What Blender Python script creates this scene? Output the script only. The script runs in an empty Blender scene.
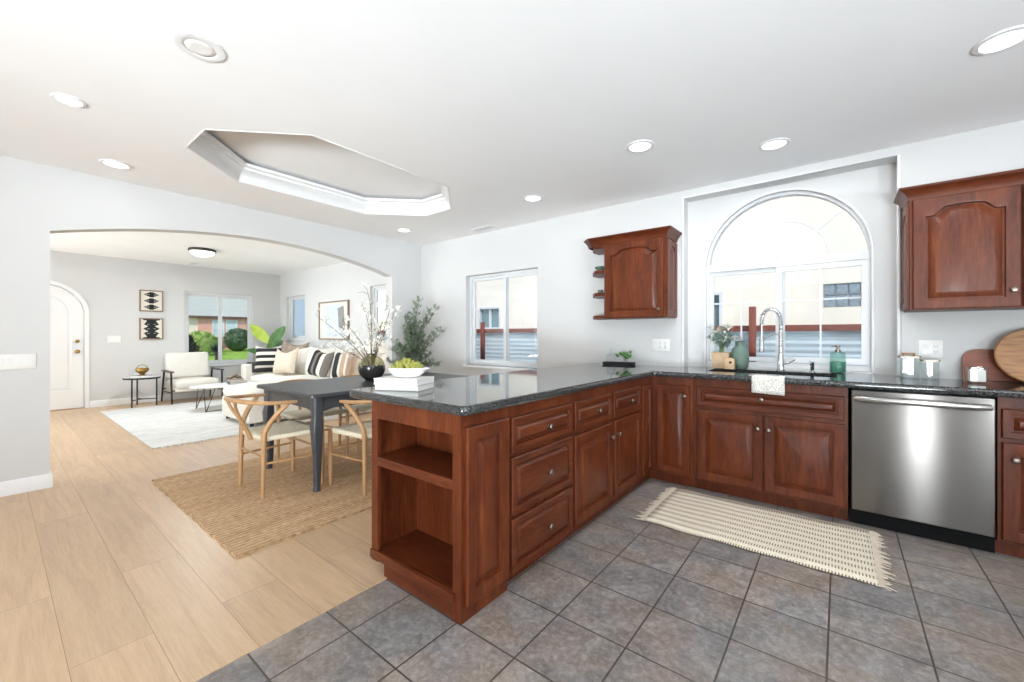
import bpy, bmesh, math, random
from mathutils import Vector, Matrix
R = math.radians
PI = math.pi
SC = bpy.context.scene
COL = SC.collection
random.seed(7)

# ------------------------------------------------------------------ camera
cd = bpy.data.cameras.new('camera')
cam = bpy.data.objects.new('camera', cd)
COL.objects.link(cam)
cam.location = (0, 0, 1.205)
cam.rotation_euler = (PI / 2, 0, R(38.44))
cd.sensor_fit = 'HORIZONTAL'
cd.sensor_width = 36
cd.lens = 413.5 / 1024 * 36
cd.shift_y = -5.6 / 1024
cd.clip_start = 0.05
cd.clip_end = 400
SC.camera = cam

# ------------------------------------------------------------------ world, sun, exposure
W_ = bpy.data.worlds.new('sky')
SC.world = W_
W_.use_nodes = True
nt = W_.node_tree
nt.nodes.clear()
sky = nt.nodes.new('ShaderNodeTexSky')
sky.sky_type = 'NISHITA'
sky.sun_disc = False
sky.sun_elevation = R(52)
sky.sun_rotation = R(140)
sky.air_density = 1.0
sky.dust_density = 0.6
bgn = nt.nodes.new('ShaderNodeBackground')
bgn.inputs['Strength'].default_value = 0.24
wo = nt.nodes.new('ShaderNodeOutputWorld')
nt.links.new(sky.outputs['Color'], bgn.inputs['Color'])
nt.links.new(bgn.outputs['Background'], wo.inputs['Surface'])

sd = bpy.data.lights.new('sun', 'SUN')
sd.energy = 3.5
sd.angle = R(0.6)
sd.color = (1.0, 0.96, 0.9)
sun = bpy.data.objects.new('sun', sd)
COL.objects.link(sun)
sun.rotation_euler = Vector((-0.45, 0.55, -0.85)).to_track_quat('-Z', 'Y').to_euler()

SC.view_settings.view_transform = 'Standard'
SC.view_settings.look = 'None'
SC.view_settings.gamma = 1
SC.view_settings.use_curve_mapping = False
SC.view_settings.exposure = 0.12
SC.cycles.max_bounces = 12
SC.cycles.diffuse_bounces = 8
SC.cycles.glossy_bounces = 4
SC.cycles.transmission_bounces = 8
SC.cycles.transparent_max_bounces = 12
SC.cycles.caustics_reflective = False
SC.cycles.caustics_refractive = False
SC.cycles.sample_clamp_indirect = 6
SC.cycles.use_denoising = True

DOWNLIGHT_W = 9.5
def area_lamp(name, loc, rot, sx, sy, power, color=(1, 1, 1), shape='RECTANGLE', parent=None, spread=PI):
    d = bpy.data.lights.new(name, 'AREA')
    d.shape = shape
    d.size = sx
    if shape in ('RECTANGLE', 'ELLIPSE'):
        d.size_y = sy
    d.energy = power
    d.color = color
    d.spread = spread
    o = bpy.data.objects.new(name, d)
    COL.objects.link(o)
    o.location = loc
    o.rotation_euler = rot
    if parent:
        o.parent = parent
    return o
# added area lamps standing in for daylight at the unseen openings around the camera
DAY = (0.86, 0.945, 1.0)
area_lamp('daylight_fill_patio', (1.3, -4.75, 1.2), (R(90), 0, 0), .8, 1.7, 7, DAY)
area_lamp('daylight_fill_kitchen', (2.95, -.6, 1.55), (0, R(90), 0), 1.2, 1.6, 8, DAY)
area_lamp('daylight_fill_living_room', (-8.6, -4.75, 1.4), (R(90), 0, 0), 1.2, 1.25, 13, DAY)
# unseen uplights added out of view to brighten the ceiling
area_lamp('patio_up_fill', (1.3, -4.6, 0.4), (R(158), 0, 0), .9, 0.8, 245, DAY)
area_lamp('window_up_fill', (2.85, -.6, 1.0), (0, R(160), 0), 0.4, 1.6, 215, DAY)
area_lamp('living_room_up_fill', (-7.6, -3.9, 0.5), (R(178), 0, 0), 2.1, 1.0, 330, (0.80, 0.92, 1.0))
# fill lights without fixtures, added out of view and aimed up at the ceiling
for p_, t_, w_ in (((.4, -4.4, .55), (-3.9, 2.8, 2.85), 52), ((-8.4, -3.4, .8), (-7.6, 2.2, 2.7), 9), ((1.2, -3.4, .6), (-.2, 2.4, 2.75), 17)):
    area_lamp('ceiling_fill', p_, (Vector(t_) - Vector(p_)).to_track_quat('-Z', 'Y').to_euler(), 1.0, 1.0, w_, DAY, spread=R(56))

# ------------------------------------------------------------------ materials
def srgb(h):
    h = h.lstrip('#')
    v = [int(h[i:i + 2], 16) / 255 for i in (0, 2, 4)]
    return tuple(c / 12.92 if c <= .04045 else ((c + .055) / 1.055) ** 2.4 for c in v) + (1,)
def newmat(name):
    m = bpy.data.materials.new(name)
    m.use_nodes = True
    n = m.node_tree
    b = n.nodes['Principled BSDF']
    return m, n, b
def L(n, a, b):
    n.links.new(a, b)
def coords(n, scale=(1, 1, 1), loc=(0, 0, 0), rot=(0, 0, 0), kind='Object'):
    t = n.nodes.new('ShaderNodeTexCoord')
    mp = n.nodes.new('ShaderNodeMapping')
    mp.inputs['Scale'].default_value = scale
    mp.inputs['Location'].default_value = loc
    mp.inputs['Rotation'].default_value = rot
    L(n, t.outputs[kind], mp.inputs['Vector'])
    return mp.outputs['Vector']
def noise(n, vec, scale=5, detail=4, rough=.55, dist=0):
    t = n.nodes.new('ShaderNodeTexNoise')
    t.inputs['Scale'].default_value = scale
    t.inputs['Detail'].default_value = detail
    t.inputs['Roughness'].default_value = rough
    t.inputs['Distortion'].default_value = dist
    if vec: L(n, vec, t.inputs['Vector'])
    return t
def ramp(n, fac, stops, interp='LINEAR'):
    r = n.nodes.new('ShaderNodeValToRGB')
    r.color_ramp.interpolation = interp
    el = r.color_ramp.elements
    while len(el) < len(stops): el.new(0.5)
    for e, (p, c) in zip(el, stops):
        e.position = p
        e.color = c if len(c) == 4 else tuple(c) + (1,)
    L(n, fac, r.inputs['Fac'])
    return r.outputs['Color']
def mix(n, fac, a, b, mode='MIX'):
    m = n.nodes.new('ShaderNodeMix')
    m.data_type = 'RGBA'
    m.blend_type = mode
    for sock, v in ((m.inputs[0], fac), (m.inputs[6], a), (m.inputs[7], b)):
        if hasattr(v, 'node'): L(n, v, sock)
        else: sock.default_value = v
    return m.outputs[2]
def bump(n, b, height, strength=.2, dist=.01):
    t = n.nodes.new('ShaderNodeBump')
    t.inputs['Strength'].default_value = strength
    t.inputs['Distance'].default_value = dist
    L(n, height, t.inputs['Height'])
    L(n, t.outputs['Normal'], b.inputs['Normal'])
def plain(name, col, rough=.5, metal=0, var=.06, vscale=6, bmp=0, bscale=60, coat=0, trans=0, spec=.5, stretch=(1, 1, 1)):
    m, n, b = newmat(name)
    c = srgb(col) if isinstance(col, str) else tuple(col) + (1,)
    v = coords(n, stretch)
    t = noise(n, v, vscale)
    lo = tuple(x * (1 - var) for x in c[:3]) + (1,)
    hi = tuple(min(1, x * (1 + var)) for x in c[:3]) + (1,)
    L(n, ramp(n, t.outputs['Fac'], [(.3, lo), (.7, hi)]), b.inputs['Base Color'])
    b.inputs['Roughness'].default_value = rough
    b.inputs['Metallic'].default_value = metal
    b.inputs['Coat Weight'].default_value = coat
    b.inputs['Coat Roughness'].default_value = .1
    b.inputs['Transmission Weight'].default_value = trans
    b.inputs['Specular IOR Level'].default_value = spec
    if bmp:
        t2 = noise(n, v, bscale, 3)
        bump(n, b, t2.outputs['Fac'], bmp, .004)
    return m
def emit(name, col, strength):
    m, n, b = newmat(name)
    b.inputs['Base Color'].default_value = (.8, .8, .8, 1)
    b.inputs['Emission Color'].default_value = tuple(col) + (1,)
    b.inputs['Emission Strength'].default_value = strength
    return m
def glass(name, tint=(1, 1, 1), rough=0.0, ior=1.45):
    m, n, b = newmat(name)
    b.inputs['Base Color'].default_value = tuple(tint) + (1,)
    b.inputs['Roughness'].default_value = rough
    b.inputs['IOR'].default_value = ior
    b.inputs['Transmission Weight'].default_value = 1
    return m
def pane_glass(name, tint=(.96, .97, .97), blend=.12):
    # thin window pane: mostly clear with a fresnel-like sheen
    m, n, b = newmat(name)
    n.nodes.remove(b)
    out = n.nodes['Material Output']
    tr = n.nodes.new('ShaderNodeBsdfTransparent')
    tr.inputs['Color'].default_value = tuple(tint) + (1,)
    gl = n.nodes.new('ShaderNodeBsdfGlossy')
    gl.inputs['Roughness'].default_value = .01
    lw = n.nodes.new('ShaderNodeLayerWeight')
    lw.inputs['Blend'].default_value = .5
    pw = n.nodes.new('ShaderNodeMath'); pw.operation = 'POWER'
    L(n, lw.outputs['Facing'], pw.inputs[0]); pw.inputs[1].default_value = 4
    ma = n.nodes.new('ShaderNodeMath'); ma.operation = 'MULTIPLY_ADD'
    L(n, pw.outputs[0], ma.inputs[0]); ma.inputs[1].default_value = blend * 3; ma.inputs[2].default_value = blend * .25
    mx = n.nodes.new('ShaderNodeMixShader')
    L(n, ma.outputs[0], mx.inputs['Fac'])
    L(n, tr.outputs[0], mx.inputs[1])
    L(n, gl.outputs[0], mx.inputs[2])
    L(n, mx.outputs[0], out.inputs['Surface'])
    return m

M = {}
M['wall'] = plain('wall_paint', (.62, .62, .616), .75, var=.012, vscale=2, bmp=.05, bscale=90, spec=.25)
M['ceiling'] = plain('ceiling_paint', (.91, .91, .91), .85, var=.012, vscale=2, bmp=.08, bscale=120, spec=.15)
M['trim'] = plain('trim_paint', (.78, .78, .78), .4, var=.01)
M['vinyl'] = plain('white_vinyl', (.68, .69, .70), .35, var=.01)
M['pane'] = pane_glass('window_glass')

def tile_mat():
    m, n, b = newmat('slate_floor_tile')
    v = coords(n, loc=(0.9535, -1.520, 0))
    br = n.nodes.new('ShaderNodeTexBrick')
    br.offset = 0; br.squash = 1
    br.inputs['Scale'].default_value = 1
    br.inputs['Brick Width'].default_value = .3053
    br.inputs['Row Height'].default_value = .3053
    br.inputs['Mortar Size'].default_value = .0040
    br.inputs['Mortar Smooth'].default_value = .25
    br.inputs['Bias'].default_value = 0
    br.inputs['Color1'].default_value = (0, 0, 0, 1)
    br.inputs['Color2'].default_value = (1, 1, 1, 1)
    br.inputs['Mortar'].default_value = (.5, .5, .5, 1)
    L(n, v, br.inputs['Vector'])
    wv = coords(n)
    n1 = noise(n, wv, 7, 8, .68, .6)
    n2 = noise(n, wv, 38, 8, .75, .4)
    n3 = noise(n, wv, 3.2, 3, .5, .4)
    c = ramp(n, n1.outputs['Fac'], [(.34, srgb('#4e4742')), (.44, srgb('#746b65')), (.53, srgb('#8b8683')), (.62, srgb('#aba4a0')), (.72, srgb('#bdb2a8'))])
    c2 = ramp(n, n2.outputs['Fac'], [(.36, srgb('#4f4945')), (.5, srgb('#858080')), (.64, srgb('#c2bab4'))])
    c = mix(n, .5, c, c2)
    blue = ramp(n, n3.outputs['Fac'], [(.4, srgb('#9a8572')), (.6, srgb('#7f858c'))])
    c = mix(n, .3, c, blue)
    sh = ramp(n, br.outputs['Color'], [(0, (.70, .685, .67)), (1, (.92, .90, .88))])
    c = mix(n, 1, c, sh, 'MULTIPLY')
    c = mix(n, br.outputs['Fac'], c, srgb('#3f3832'))
    L(n, c, b.inputs['Base Color'])
    rr = ramp(n, n2.outputs['Fac'], [(.3, (.34, .34, .34)), (.7, (.5, .5, .5))])
    L(n, rr, b.inputs['Roughness'])
    h = mix(n, br.outputs['Fac'], n2.outputs['Color'], (0, 0, 0, 1))
    bump(n, b, h, .25, .003)
    return m
M['tile'] = tile_mat()

def plank_mat():
    m, n, b = newmat('pale_oak_planks')
    v = coords(n, loc=(0.35, -0.41, 0))
    br = n.nodes.new('ShaderNodeTexBrick')
    br.offset = .37; br.offset_frequency = 2; br.squash = 1
    br.inputs['Scale'].default_value = 1
    br.inputs['Brick Width'].default_value = 1.83
    br.inputs['Row Height'].default_value = .236
    br.inputs['Mortar Size'].default_value = .0011
    br.inputs['Mortar Smooth'].default_value = .2
    br.inputs['Bias'].default_value = 0
    br.inputs['Color1'].default_value = (0, 0, 0, 1)
    br.inputs['Color2'].default_value = (1, 1, 1, 1)
    L(n, v, br.inputs['Vector'])
    ad = n.nodes.new('ShaderNodeVectorMath')
    ad.operation = 'MULTIPLY_ADD'
    L(n, br.outputs['Color'], ad.inputs[0])
    ad.inputs[1].default_value = (7, 5, 3)
    g = coords(n, (.7, 9, 1))
    L(n, g, ad.inputs[2])
    g1 = noise(n, ad.outputs[0], 2.2, 6, .6, .9)
    g2 = noise(n, ad.outputs[0], 14, 4, .6, .2)
    c = ramp(n, g1.outputs['Fac'], [(.3, srgb('#b99a79')), (.5, srgb('#ccae8a')), (.7, srgb('#d8bb98'))])
    c2 = ramp(n, g2.outputs['Fac'], [(.35, srgb('#bd9d80')), (.65, srgb('#d3b597'))])
    c = mix(n, .35, c, c2)
    sh = ramp(n, br.outputs['Color'], [(0, (.86, .85, .84)), (1, (.97, .96, .94))])
    c = mix(n, 1, c, sh, 'MULTIPLY')
    c = mix(n, br.outputs['Fac'], c, srgb('#8a6c50'))
    L(n, c, b.inputs['Base Color'])
    b.inputs['Roughness'].default_value = .38
    bump(n, b, g2.outputs['Fac'], .03, .002)
    return m
M['planks'] = plank_mat()

def cherry_mat(name, dark, mid, light, stretch):
    m, n, b = newmat(name)
    v = coords(n, stretch)
    g1 = noise(n, v, 2.4, 6, .6, 1.2)
    g2 = noise(n, v, 16, 4, .6, .3)
    c = ramp(n, g1.outputs['Fac'], [(.28, srgb(dark)), (.5, srgb(mid)), (.74, srgb(light))])
    c2 = ramp(n, g2.outputs['Fac'], [(.35, srgb(dark)), (.65, srgb(light))])
    L(n, mix(n, .3, c, c2), b.inputs['Base Color'])
    b.inputs['Roughness'].default_value = .4
    b.inputs['Specular IOR Level'].default_value = .25
    b.inputs['Coat Weight'].default_value = .06
    b.inputs['Coat Roughness'].default_value = .18
    return m
M['cherry'] = cherry_mat('cherry_wood', '#3c170a', '#582611', '#743c1e', (5, 5, .7))
M['cherry_flat'] = cherry_mat('cherry_wood_flat', '#3c170a', '#552511', '#6e381d', (5, .8, 5))
M['cherry_x'] = cherry_mat('cherry_wood_rails', '#3c170a', '#552511', '#6e381d', (.8, 5, 5))

def granite_mat():
    m, n, b = newmat('dark_granite')
    v = coords(n)
    vo = n.nodes.new('ShaderNodeTexVoronoi')
    vo.inputs['Scale'].default_value = 210
    L(n, v, vo.inputs['Vector'])
    n1 = noise(n, v, 190, 3, .7)
    n2 = noise(n, v, 70, 3, .6)
    c = ramp(n, n1.outputs['Fac'], [(.38, srgb('#0b0c0d')), (.5, srgb('#1e2021')), (.57, srgb('#48494a')), (.68, srgb('#a09f9a'))])
    c2 = ramp(n, n2.outputs['Fac'], [(.4, srgb('#131415')), (.65, srgb('#4c4d4d'))])
    c = mix(n, .4, c, c2)
    sp = ramp(n, vo.outputs['Color'], [(.1, (.35, .35, .35)), (.6, (1, 1, 1)), (.95, (1.5, 1.5, 1.48))])
    c = mix(n, .7, c, sp, 'MULTIPLY')
    L(n, c, b.inputs['Base Color'])
    b.inputs['Roughness'].default_value = .06
    b.inputs['IOR'].default_value = 1.5
    b.inputs['Coat Weight'].default_value = .2
    b.inputs['Coat Roughness'].default_value = .03
    return m
M['granite'] = granite_mat()

def steel_mat(name, stretch, rough=.28, col='#b9b7b4'):
    m, n, b = newmat(name)
    v = coords(n, stretch)
    t = noise(n, v, 60, 3, .6)
    L(n, ramp(n, t.outputs['Fac'], [(.3, tuple(x * .92 for x in srgb(col)[:3])), (.7, srgb(col))]), b.inputs['Base Color'])
    b.inputs['Metallic'].default_value = 1
    b.inputs['Roughness'].default_value = rough
    return m
M['steel'] = steel_mat('brushed_steel', (1, 1, 40))
def dw_mat():
    m = steel_mat('brushed_steel_door', (60, 1, .4), .3, '#7f7b77')
    n = m.node_tree
    b = n.nodes['Principled BSDF']
    b.inputs['Anisotropic'].default_value = .92
    tg = n.nodes.new('ShaderNodeTangent'); tg.direction_type = 'RADIAL'; tg.axis = 'Z'
    b.inputs['Anisotropic Rotation'].default_value = .25
    L(n, tg.outputs['Tangent'], b.inputs['Tangent'])
    return m
M['steel_door'] = dw_mat()
M['chrome'] = plain('chrome', '#d6d8da', .12, 1, var=.02)
M['nickel'] = plain('brushed_nickel', '#857c72', .36, 1, var=.03)
M['brass'] = plain('aged_brass', '#9c7f45', .35, 1, var=.1, vscale=20)
M['bronze'] = plain('dark_bronze', '#57524c', .4, .8, var=.08)
M['black_metal'] = plain('black_metal', '#26262a', .45, .3, var=.1)
M['black_plastic'] = plain('black_plastic', '#0c0c0d', .65, 0, var=.1, spec=.15)
M['table_black'] = plain('charcoal_painted_wood', '#3a3c40', .36, 0, var=.12, vscale=5, stretch=(8, 1, 8), bmp=.05)
M['oak'] = plain('light_oak', '#a98259', .45, 0, var=.14, vscale=6, stretch=(4, 4, 1))
M['cord'] = plain('paper_cord', '#ddd2ba', .8, 0, var=.12, vscale=14, stretch=(1, 9, 1), bmp=.5, bscale=70)
M['linen'] = plain('cream_linen', '#dcd7ce', .9, 0, var=.03, vscale=8, bmp=.2, bscale=200)
M['linen_white'] = plain('white_linen', '#e4e0d8', .9, 0, var=.03, vscale=8, bmp=.2, bscale=200)
M['linen_beige'] = plain('beige_linen', '#cdc0ae', .9, 0, var=.05, vscale=12, bmp=.25, bscale=220)
M['taupe_knit'] = plain('taupe_knit', '#8f8073', .95, 0, var=.2, vscale=24, bmp=.5, bscale=80)
M['charcoal_cloth'] = plain('charcoal_cloth', '#4b4a4a', .95, 0, var=.2, vscale=30, bmp=.4, bscale=90)
M['marble'] = plain('white_marble', '#e6e4e1', .25, 0, var=.04, vscale=5, stretch=(1, 3, 1))
M['ceramic'] = plain('white_ceramic', '#e9e7e3', .3, 0, var=.02)
M['sage'] = plain('sage_glaze', '#61776c', .55, 0, var=.08, vscale=14)
M['smoke_glass'] = pane_glass('green_smoke_glass', (.82, .83, .72), .2)
M['dark_water'] = plain('dark_vase_base', '#2c2b29', .18, 0, var=.1)
M['clear_glass'] = pane_glass('clear_glass', (.95, .965, .965), .09)
M['teal_glass'] = pane_glass('teal_glass', (.68, .84, .79), .2)
M['teal_soap'] = plain('teal_soap', '#5f9484', .3, 0, var=.05)
M['paper_white'] = plain('white_paper', '#d6d5d1', .7, 0, var=.015)
M['book_grey'] = plain('pale_grey_cover', '#a9a8a4', .6, 0, var=.02)
M['grape'] = plain('green_fruit_skin', '#86863a', .35, 0, var=.25, vscale=16)
M['stem_green'] = plain('green_stem', '#6d8040', .6, 0, var=.15)
M['bark'] = plain('brown_bark', '#6a5a4a', .85, 0, var=.2, vscale=30, bmp=.3)
M['leaf_olive'] = plain('olive_leaf', '#8b9a84', .55, 0, var=.35, vscale=18)
M['leaf_dark'] = plain('dark_green_leaf', '#4a7538', .4, 0, var=.35, vscale=9)
M['leaf_lime'] = plain('lime_green_leaf', '#a9bf45', .4, 0, var=.25, vscale=7)
M['leaf_grey'] = plain('grey_green_leaf', '#7c9488', .55, 0, var=.25, vscale=20)
M['petal'] = plain('white_petal', '#eeebe2', .7, 0, var=.04)
M['petal_pale'] = plain('pale_pink_petal', '#dccfc0', .7, 0, var=.08)
M['basket'] = plain('tan_planter', '#c2a888', .8, 0, var=.12, vscale=20, bmp=.3)
M['birch'] = plain('birch_wood', '#cbae88', .6, 0, var=.1, stretch=(6, 6, 1))
M['walnut'] = plain('walnut_wood', '#96693f', .45, 0, var=.38, vscale=5, stretch=(2, 14, 2))
M['red_board'] = plain('reddish_board_wood', '#80432b', .45, 0, var=.25, vscale=4, stretch=(1, 1, 9))
M['wax'] = plain('white_wax', '#f0eee8', .5, 0, var=.01)
M['black_tray'] = plain('black_tray', '#2a2a2c', .5, 0, var=.1)
M['frame_wood'] = plain('grey_brown_frame', '#86705e', .6, 0, var=.12, stretch=(6, 6, 6))
M['ink'] = plain('black_weave', '#1f1f20', .9, 0, var=.1)
M['ink_grey'] = plain('grey_weave', '#8c8c8a', .9, 0, var=.1)
M['cream_paper'] = plain('cream_weave', '#e0dace', .9, 0, var=.03)
M['pale_blue'] = plain('pale_blue_ink', '#c9d3df', .9, 0, var=.1, vscale=8)
M['glow'] = emit('lamp_lens', (1, .98, .95), 2.5)
M['glow_soft'] = emit('lamp_bowl', (1, .97, .92), 2.0)
M['shade_lit'] = emit('lit_lamp_shade', (1, .76, .52), .32)
def jute_mat():
    m, n, b = newmat('braided_jute')
    v = coords(n)
    wv = n.nodes.new('ShaderNodeTexWave')
    wv.wave_type = 'BANDS'; wv.bands_direction = 'X'
    wv.inputs['Scale'].default_value = 9
    wv.inputs['Distortion'].default_value = .7
    wv.inputs['Detail'].default_value = 2
    wv.inputs['Detail Scale'].default_value = 4
    L(n, v, wv.inputs['Vector'])
    n1 = noise(n, coords(n, (60, 26, 1)), 1, 3, .6)
    n2 = noise(n, coords(n, (9, 1.2, 1)), 1.3, 3, .5)
    c = ramp(n, n1.outputs['Fac'], [(.3, srgb('#9a744c')), (.5, srgb('#c4a078')), (.7, srgb('#dfc5a2'))])
    c = mix(n, .35, c, ramp(n, n2.outputs['Fac'], [(.35, srgb('#a68058')), (.65, srgb('#d3b690'))]))
    c = mix(n, 1, c, ramp(n, wv.outputs['Fac'], [(0, (.62, .59, .55)), (.35, (1, 1, 1))]), 'MULTIPLY')
    L(n, c, b.inputs['Base Color'])
    b.inputs['Roughness'].default_value = .95
    h = mix(n, .5, wv.outputs['Color'], n1.outputs['Color'])
    bump(n, b, h, .8, .01)
    return m
M['jute'] = jute_mat()
def rug_mat():
    m, n, b = newmat('grey_white_wool')
    n1 = noise(n, coords(n, (34, 9, 1)), 1, 4, .6)
    n2 = noise(n, coords(n, (5, 1.5, 1)), 1.4, 3, .6)
    c = ramp(n, n1.outputs['Fac'], [(.3, srgb('#b3b2b0')), (.5, srgb('#cfcecb')), (.7, srgb('#e2e1de'))])
    c = mix(n, .4, c, ramp(n, n2.outputs['Fac'], [(.35, srgb('#b9b8b6')), (.65, srgb('#dddcd9'))]))
    L(n, c, b.inputs['Base Color'])
    b.inputs['Roughness'].default_value = .95
    bump(n, b, n1.outputs['Fac'], .5, .01)
    return m
M['wool'] = rug_mat()
def dash_mat():
    # cream cotton with rows of short brown dashes across the runner
    m, n, b = newmat('dashed_cotton')
    v = coords(n)
    sp = n.nodes.new('ShaderNodeSeparateXYZ')
    L(n, v, sp.inputs[0])
    def math_(op, a, bb, c=None):
        t = n.nodes.new('ShaderNodeMath'); t.operation = op
        for i, x in enumerate((a, bb, c)):
            if x is None: continue
            if hasattr(x, 'node'): L(n, x, t.inputs[i])
            else: t.inputs[i].default_value = x
        return t.outputs[0]
    fy = math_('FRACT', math_('MULTIPLY', sp.outputs['Y'], 1 / .074), 0)
    fx = math_('FRACT', math_('MULTIPLY', sp.outputs['X'], 1 / .0135), 0)
    row = math_('LESS_THAN', fy, .44)
    dash = math_('LESS_THAN', fx, .46)
    fac = math_('MULTIPLY', row, dash)
    n1 = noise(n, v, 60, 3)
    cream = ramp(n, n1.outputs['Fac'], [(.3, srgb('#cfc4b0')), (.7, srgb('#e0d7c5'))])
    L(n, mix(n, fac, cream, srgb('#84735f')), b.inputs['Base Color'])
    b.inputs['Roughness'].default_value = .95
    bump(n, b, n1.outputs['Fac'], .4, .004)
    return m
M['dash'] = dash_mat()
def stripe_mat(name, stops, direction='X', scale=3.0, rot=0):
    m, n, b = newmat(name)
    v = coords(n, (scale, scale, scale), rot=(0, 0, rot))
    sp = n.nodes.new('ShaderNodeSeparateXYZ')
    L(n, v, sp.inputs[0])
    ad = n.nodes.new('ShaderNodeMath'); ad.operation = 'ADD'
    L(n, sp.outputs[direction], ad.inputs[0]); ad.inputs[1].default_value = .5
    L(n, ramp(n, ad.outputs[0], stops, 'CONSTANT'), b.inputs['Base Color'])
    b.inputs['Roughness'].default_value = .95
    t = noise(n, coords(n), 90, 2)
    bump(n, b, t.outputs['Fac'], .3, .004)
    return m
BK, WH, TN, GY = srgb('#232325'), srgb('#ddd8cf'), srgb('#b79d86'), srgb('#77716b')
M['pillow_bw'] = stripe_mat('black_white_stripe_weave', [(0, WH), (.12, BK), (.3, WH), (.42, BK), (.55, WH), (.68, BK), (.85, WH)], 'Z', 2.2)
M['pillow_diag'] = stripe_mat('black_grey_diagonal_weave', [(0, WH), (.2, BK), (.38, GY), (.5, BK), (.64, WH), (.8, GY)], 'X', 2.0, R(20))
M['pillow_tan'] = stripe_mat('tan_black_block_weave', [(0, WH), (.18, BK), (.42, WH), (.52, TN), (.7, WH), (.78, TN)], 'X', 2.0, R(-25))
def towel_mat():
    m, n, b = newmat('grey_floral_towel')
    v = coords(n)
    vo = n.nodes.new('ShaderNodeTexVoronoi')
    vo.feature = 'DISTANCE_TO_EDGE'
    vo.inputs['Scale'].default_value = 55
    L(n, v, vo.inputs['Vector'])
    L(n, ramp(n, vo.outputs['Distance'], [(.04, srgb('#e6e4df')), (.2, srgb('#b7b3a9')), (.4, srgb('#c9c5bc'))]), b.inputs['Base Color'])
    b.inputs['Roughness'].default_value = .95
    return m
M['towel'] = towel_mat()
# outdoors
M['stucco'] = plain('cream_stucco', '#efe6d6', .9, 0, var=.03, vscale=3, bmp=.2, bscale=40)
def corrugated():
    m, n, b = newmat('pale_blue_corrugated_metal')
    v = coords(n)
    wv = n.nodes.new('ShaderNodeTexWave')
    wv.wave_type = 'BANDS'; wv.bands_direction = 'Z'
    wv.inputs['Scale'].default_value = 3.6
    L(n, v, wv.inputs['Vector'])
    t = noise(n, coords(n, (.4, 1, 6)), 4, 3)
    L(n, ramp(n, t.outputs['Fac'], [(.3, srgb('#b5cad8')), (.7, srgb('#d3e2ec'))]), b.inputs['Base Color'])
    b.inputs['Roughness'].default_value = .45
    b.inputs['Metallic'].default_value = .25
    return m
M['corrugated'] = corrugated()
M['rust_wood'] = plain('reddish_brown_wood', '#7c4032', .7, 0, var=.12)
M['dark_rail'] = plain('dark_brown_wood', '#5d4038', .7, 0, var=.1)
M['ext_glass'] = plain('dull_blue_glass', '#5f7f86', .12, 0, var=.1)
M['pale_glass'] = plain('curtained_glass', '#c3d2d6', .2, 0, var=.06)
M['glass_block'] = plain('glass_block', '#8b9aa2', .2, 0, var=.25, vscale=30)
M['concrete'] = plain('pale_concrete', '#b9b5ae', .9, 0, var=.05, vscale=2)
M['asphalt'] = plain('grey_asphalt', '#8d8d8d', .9, 0, var=.06, vscale=3)
M['grass'] = plain('lawn_grass', '#86a838', .9, 0, var=.25, vscale=4, bmp=.6, bscale=60)
M['shingle'] = plain('grey_green_shingle', '#a9aca3', .85, 0, var=.12, vscale=6, stretch=(.3, .3, 8))
M['brick_pink'] = plain('pinkish_brick', '#dba394', .85, 0, var=.12, vscale=9)
M['peach'] = plain('peach_stucco', '#ead9c8', .85, 0, var=.04)
M['bush'] = plain('bush_green', '#3f5c36', .8, 0, var=.5, vscale=12, bmp=1, bscale=22)
M['bush_light'] = plain('yellow_green_bush', '#93a857', .8, 0, var=.4, vscale=12, bmp=1, bscale=22)
M['spiky'] = plain('black_green_blade', '#28332a', .6, 0, var=.3, vscale=8)
M['blue_siding'] = plain('blue_grey_siding', '#a9bac6', .8, 0, var=.04, stretch=(.3, .3, 12))

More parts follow.
